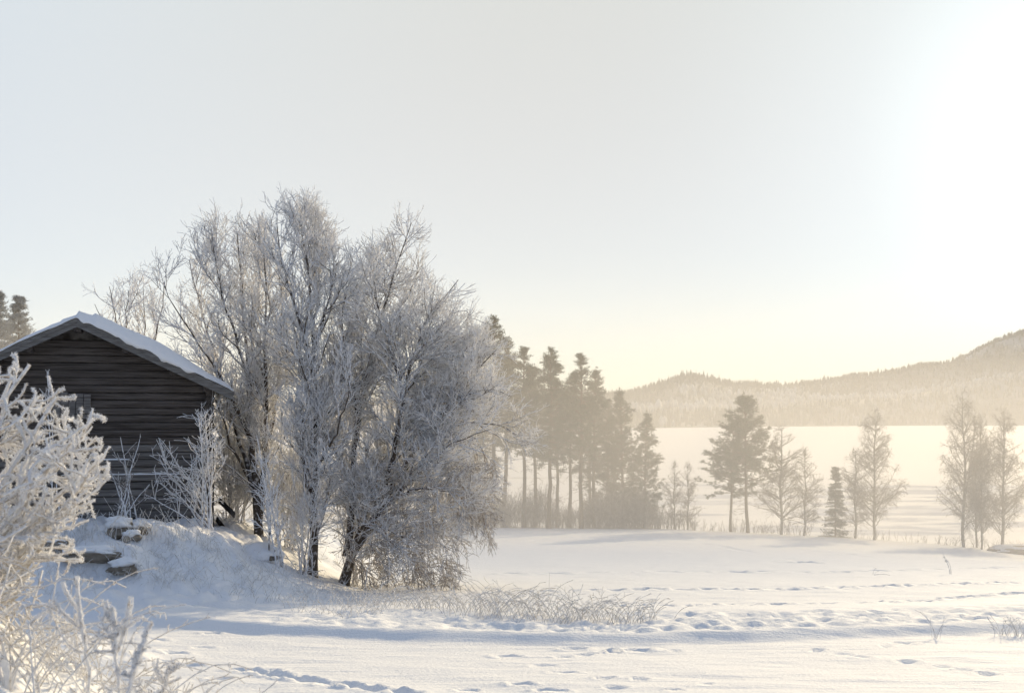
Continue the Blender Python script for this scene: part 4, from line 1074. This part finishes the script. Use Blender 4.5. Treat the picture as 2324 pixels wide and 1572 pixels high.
pA = make_pine(101, 18, .42, 2.4, dens=1.2); pB = make_pine(102, 18, .34, 2.5, dens=1.25); pC = make_pine(103, 17, .46, 2.1, dens=1.2); pD = make_pine(104, 15, .14, 3.0, dens=1.2)
sp1 = make_spruce(105, 8, 1.6)
sp2 = make_spruce(106, 16, 2.6); sp3 = make_spruce(109, 15, 3.4, 'spruce_haze_tint')
stand = 'pines at the far edge of the field'
for i, (kind, pr, xb, d, ty, rz, lean, lab) in enumerate([
        ('pine_tree', pB, 962, 128, 850, .3, (0, 0), 'pine glimpsed through the middle of the willow crown'),
        ('pine_tree', pA, 1003, 124, 812, 1.3, (0, 0), 'pine hidden behind the right part of the willow crown'),
        ('spruce_tree', sp2, 1040, 122, 790, 2.3, (0, 0), 'conifer just peeking out above the willow shoulder'),
        ('spruce_tree', sp2, 1078, 119, 752, 1.1, (0, 0), 'narrow pointed conifer left of the tallest pine'),
        ('pine_tree', pB, 1118, 113, 727, 4.1, (0, 0), 'tallest pine of the stand, rising at its left end'),
        ('pine_tree', pC, 1146, 121, 778, 2.9, (0, 0), 'pine leaning on the right side of the tallest pine'),
        ('pine_tree', pA, 1190, 112, 797, 5.2, (-.015, 0), 'pine with bare leaning trunk right beside the willow edge'),
        ('pine_tree', pC, 1212, 119, 838, .9, (.01, 0), 'thinner pine between the second and third tall tops'),
        ('pine_tree', pB, 1246, 110, 797, 3.4, (-.012, 0), 'dense pointed pine, tallest of the middle of the stand'),
        ('pine_tree', pC, 1262, 121, 862, 1.9, (0, 0), 'slim pine close behind the dense pointed pine'),
        ('pine_tree', pA, 1292, 118, 858, .2, (.02, 0), 'short-topped pine left of the straight thick-trunked one'),
        ('pine_tree', pA, 1319, 110, 812, 2.5, (0, 0), 'pine with a straight thick bare trunk in the middle right of the stand'),
        ('pine_tree', pB, 1336, 122, 900, 5.0, (0, 0), 'low pine behind the thick-trunked pine'),
        ('pine_tree', pC, 1350, 114, 845, 4.3, (0, 0), 'twin-topped pine right of the thick-trunked one'),
        ('pine_tree', pD, 1378, 120, 915, 1.0, (0, 0), 'bushy pine filling the notch in the right half of the stand'),
        ('pine_tree', pD, 1414, 115, 895, 2.2, (0, 0), 'broad low-branched pine second from the right end of the stand'),
        ('pine_tree', pD, 1462, 113, 944, 5.6, (0, 0), 'low-branched pine closing the right end of the stand'),
        ]):
    place(kind, lab, 'pine' if kind == 'pine_tree' else 'spruce', pr, xb, d, ty, rz, lean, stand, 1.0 if pr is not pD else .95)
pE = make_pine(107, 14, .38, 3.6, dens=1.5); pF = make_pine(108, 14, .34, 4.0, dens=1.5)
place('pine_tree', 'right trunk of the free-standing pair of pines, with the higher crown', 'pine', pE, 1697, 111, 907, .6, (-.03, 0), 'free-standing pair of pines')
place('pine_tree', 'left pine of the free-standing pair, with the lower crown and wide left boughs', 'pine', pF, 1660, 112, 968, 3.9, (.0, 0), 'free-standing pair of pines')
place('spruce_tree', 'small dark spruce among the birches on the field edge', 'spruce', sp1, 1896, 112, 1064, 0.4, (0, 0), None, 1.0)
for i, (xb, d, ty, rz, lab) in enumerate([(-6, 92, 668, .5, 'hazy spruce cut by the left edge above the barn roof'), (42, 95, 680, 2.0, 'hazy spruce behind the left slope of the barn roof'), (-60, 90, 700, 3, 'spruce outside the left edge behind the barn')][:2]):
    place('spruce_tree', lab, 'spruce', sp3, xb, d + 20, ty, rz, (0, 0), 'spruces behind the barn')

# ------------------------------------------------------------------ birches
def make_birch(seed, h, wid, low=.2, droop=-.07, dens=1.0, fork=False):
    r = np.random.default_rng(seed); k = 14; t = np.linspace(0, 1, k)
    sway = np.cumsum(r.normal(0, .05, (k, 2)), 0)
    P = np.stack([sway[:, 0], sway[:, 1], t * h - .4], -1)[None]; P[0, 0, :2] = 0
    RR = (h * .0105 * (1 - t) ** .8 + .015)[None]
    Ps, Rs = [P[0]], [RR[0]]
    if fork:
        q = resample([P[0, 4], P[0, 4] + [-.6, .2, h * .25], P[0, 4] + [-1.0, .3, h * .55]], k); Ps.append(q); Rs.append(np.linspace(.08, .02, k))
    P = np.stack(Ps); RR = np.stack(Rs)
    tt = r.random
    def e(Q):
        z = Q[..., 2] / h; w = wid * np.interp(z, [0, low * .5, low + .15, .55, .8, 1.0, 1.05], [.3, .85, 1.0, .85, .5, .14, 0]) * (1 + .9 * vnoise(np.arctan2(Q[..., 1], Q[..., 0]) * 1.3 + seed, z * 7, seed))
        return np.hypot(Q[..., 0], Q[..., 1]) < w
    l1 = grow(r, P, RR, 5.5 * dens, low, 1, (58, 12), (wid * 1.15, .3), 8, .10, .02, e, .05, .015, lift=.15)
    l2 = grow(r, *l1, 4.0 * dens, .15, 1, (40, 12), (.9, .35), 5, .14, droop * .7, e, .018, .009)
    l3 = grow(r, *l2, 4.4 * dens, .15, 1, (38, 14), (.55, .35), 4, .16, droop * 2.2, e, .009, .0075, cap=8000)
    return (mesh_np('trunk', *tubes(P, RR, 8), M['birch_bark']), mesh_np('boughs', *merge([tubes(*l1), tubes(*l2)]), M['birch_twig']), mesh_np('crown', *tubes(*l3), M['birch_twig']), h)
bA = make_birch(201, 11, 2.7, .14, -.02, 1.15); bB = make_birch(202, 14, 3.9, .12, -.16, 1.2); bC = make_birch(203, 10, 2.3, .16, -.05, 1.1); bD = make_birch(204, 15, 3.7, .10, -.2, .95, True)
row = 'frosted birches along the field edge'
for (pr, xb, d, ty, rz, w, lab) in [
        (bC, 1532, 114, 1050, .4, .95, 'small hazy frosted birch nearest the pine stand'),
        (bC, 1562, 114, 1052, 2.4, 1.0, 'small hazy frosted birch between the pine stand and the pair of pines'),
        (bA, 1772, 111, 966, 1.0, 1.25, 'broad frosted birch touching the right side of the pair of pines'),
        (bC, 1824, 111, 1020, 4.0, 1.1, 'smaller frosted birch with a side twig reaching right, second right of the pine pair'),
        (bC, 1940, 112, 1022, 5.2, 1.15, 'frosted birch standing directly behind the small spruce'),
        (bB, 1984, 111, 938, .2, 1.05, 'tall lone-crowned birch right of the small spruce'),
        (bD, 2188, 111, 893, 3.3, 1.0, 'tallest birch, leftmost trunk of the right-hand group'),
        (bA, 2216, 114, 985, 2.2, .8, 'thin birch squeezed inside the right-hand group'),
        (bB, 2228, 110, 950, 1.7, .7, 'birch with a slim high top in the middle of the right-hand group'),
        (bB, 2276, 110, 938, 4.4, 1.0, 'rightmost full-crowned birch near the picture edge')]:
    place('birch_tree', lab, 'birch', pr, xb, d, ty, rz, (0, 0), row, w)

# undergrowth at the feet of the pines and along the field edge
def undergrowth():
    r = np.random.default_rng(301); st = []; hs = []
    def add(x0, x1, n, hmin, hmax, d0=112, dj=4):
        for _ in range(n):
            xd = r.uniform(x0, x1); d = d0 + r.uniform(-1, dj); x, y, z = base(xd, d)
            h = r.uniform(hmin, hmax) * (.45 + 1.0 * (vnoise(np.array([xd * .022]), np.array([2.0]), 5)[0] + .5)); a = r.uniform(0, 6.28); sp_ = r.uniform(.05, .4)
            p0 = np.array([x, y, z - .1]); p1 = p0 + np.array([math.cos(a) * sp_ * h * .4, math.sin(a) * sp_ * h * .4, h * .6]); p2 = p0 + np.array([math.cos(a) * sp_ * h, math.sin(a) * sp_ * h, h])
            st.append(resample([p0, p1, p2], 5))
    add(1020, 1500, 950, 1.3, 3.0); add(1350, 1480, 160, 2.2, 3.6, 111, 3); add(1490, 1580, 90, .8, 1.6); add(1590, 1840, 110, .4, 1.1); add(1930, 2150, 60, .3, .6); add(2120, 2324, 70, .3, .8)
    P = np.stack(st); RR = np.repeat(np.linspace(.02, .010, 5)[None], len(P), 0)
    g1 = grow(r, P, RR, 3.2, .15, 1, (32, 10), (.75, .35), 4, .12, .06, None, .010, .008)
    g2 = grow(r, *g1, 1.4, .15, 1, (35, 10), (.4, .35), 3, .15, .04, None, .009, .007)
    V, Q = merge([tubes(P, RR), tubes(*g1), tubes(*g2)])
    tag(obj('undergrowth', mesh_np('undergrowth', V, Q, M['birch_twig'])), 'frosted leafless undergrowth along the feet of the pines and birches', 'undergrowth', kind='stuff')
undergrowth()
x, y, z = base(2312, 108)
root = tag(empty('snowy_heap', (x, y, z)), 'low brown heap half under snow at the right edge below the birches', 'heap')
obj('earth', blob('earth', None, (2.6, 1.2, .55), 71, M['stone'], rough=.3), root, (0, 0, .1)); obj('snow_cap', blob('snow_cap', None, (2.4, 1.1, .32), 72, M['snow_soft'], rough=.5), root, (.1, .1, .42))

# ------------------------------------------------------------------ air
def vol(name, label, dens, col, aniso):
    m = bpy.data.materials.new(name); m.use_nodes = True; n = m.node_tree; n.nodes.clear()
    o = n.nodes.new('ShaderNodeOutputMaterial'); v = n.nodes.new('ShaderNodeVolumePrincipled')
    v.inputs['Color'].default_value = (*col, 1); v.inputs['Density'].default_value = dens; v.inputs['Anisotropy'].default_value = aniso
    n.links.new(v.outputs[0], o.inputs['Volume']); return m
HB = (-9500, 9500, -9500, 9500, -18, 420)
V = np.array([(x, y, z) for x in HB[:2] for y in HB[2:4] for z in HB[4:]], float)
Q = np.array([[0, 1, 3, 2], [4, 6, 7, 5], [0, 4, 5, 1], [2, 3, 7, 6], [0, 2, 6, 4], [1, 5, 7, 3]])
tag(obj('haze', mesh_np('haze', V, Q, vol('haze', '', .00004, (.84, .86, .90), .05), False)), 'thin cold winter haze over the lake and hills', 'haze', kind='stuff')
# bank of ground mist lying over the far half of the field
me = blob('mist', None, (1, 1, 1), 1, vol('mist', '', .0105, (.86, .83, .79), .24), rough=0.0, nlat=40, nlon=64)
co = np.empty(len(me.vertices) * 3, np.float32); me.vertices.foreach_get('co', co); co = co.reshape(-1, 3)
co /= np.linalg.norm(co, axis=1, keepdims=True); me.vertices.foreach_set('co', co.ravel()); me.update()
mt = me.materials[0].node_tree; vn = [n for n in mt.nodes if n.type == 'PRINCIPLED_VOLUME'][0]
mc = mt.nodes.new('ShaderNodeTexCoord'); ml = mt.nodes.new('ShaderNodeVectorMath'); ml.operation = 'LENGTH'; mt.links.new(mc.outputs['Object'], ml.inputs[0])
mm = mt.nodes.new('ShaderNodeMapRange'); mm.interpolation_type = 'SMOOTHSTEP'; mm.inputs[1].default_value = .35; mm.inputs[2].default_value = 1.0; mm.inputs[3].default_value = .0122; mm.inputs[4].default_value = 0
mt.links.new(ml.outputs['Value'], mm.inputs[0]); mt.links.new(mm.outputs[0], vn.inputs['Density'])
o = obj('mist', me); o.location = (20, 105, -8); o.scale = (210, 75, 21)
tag(o, 'bank of bright ground mist over the far field and pines', 'mist', kind='stuff')
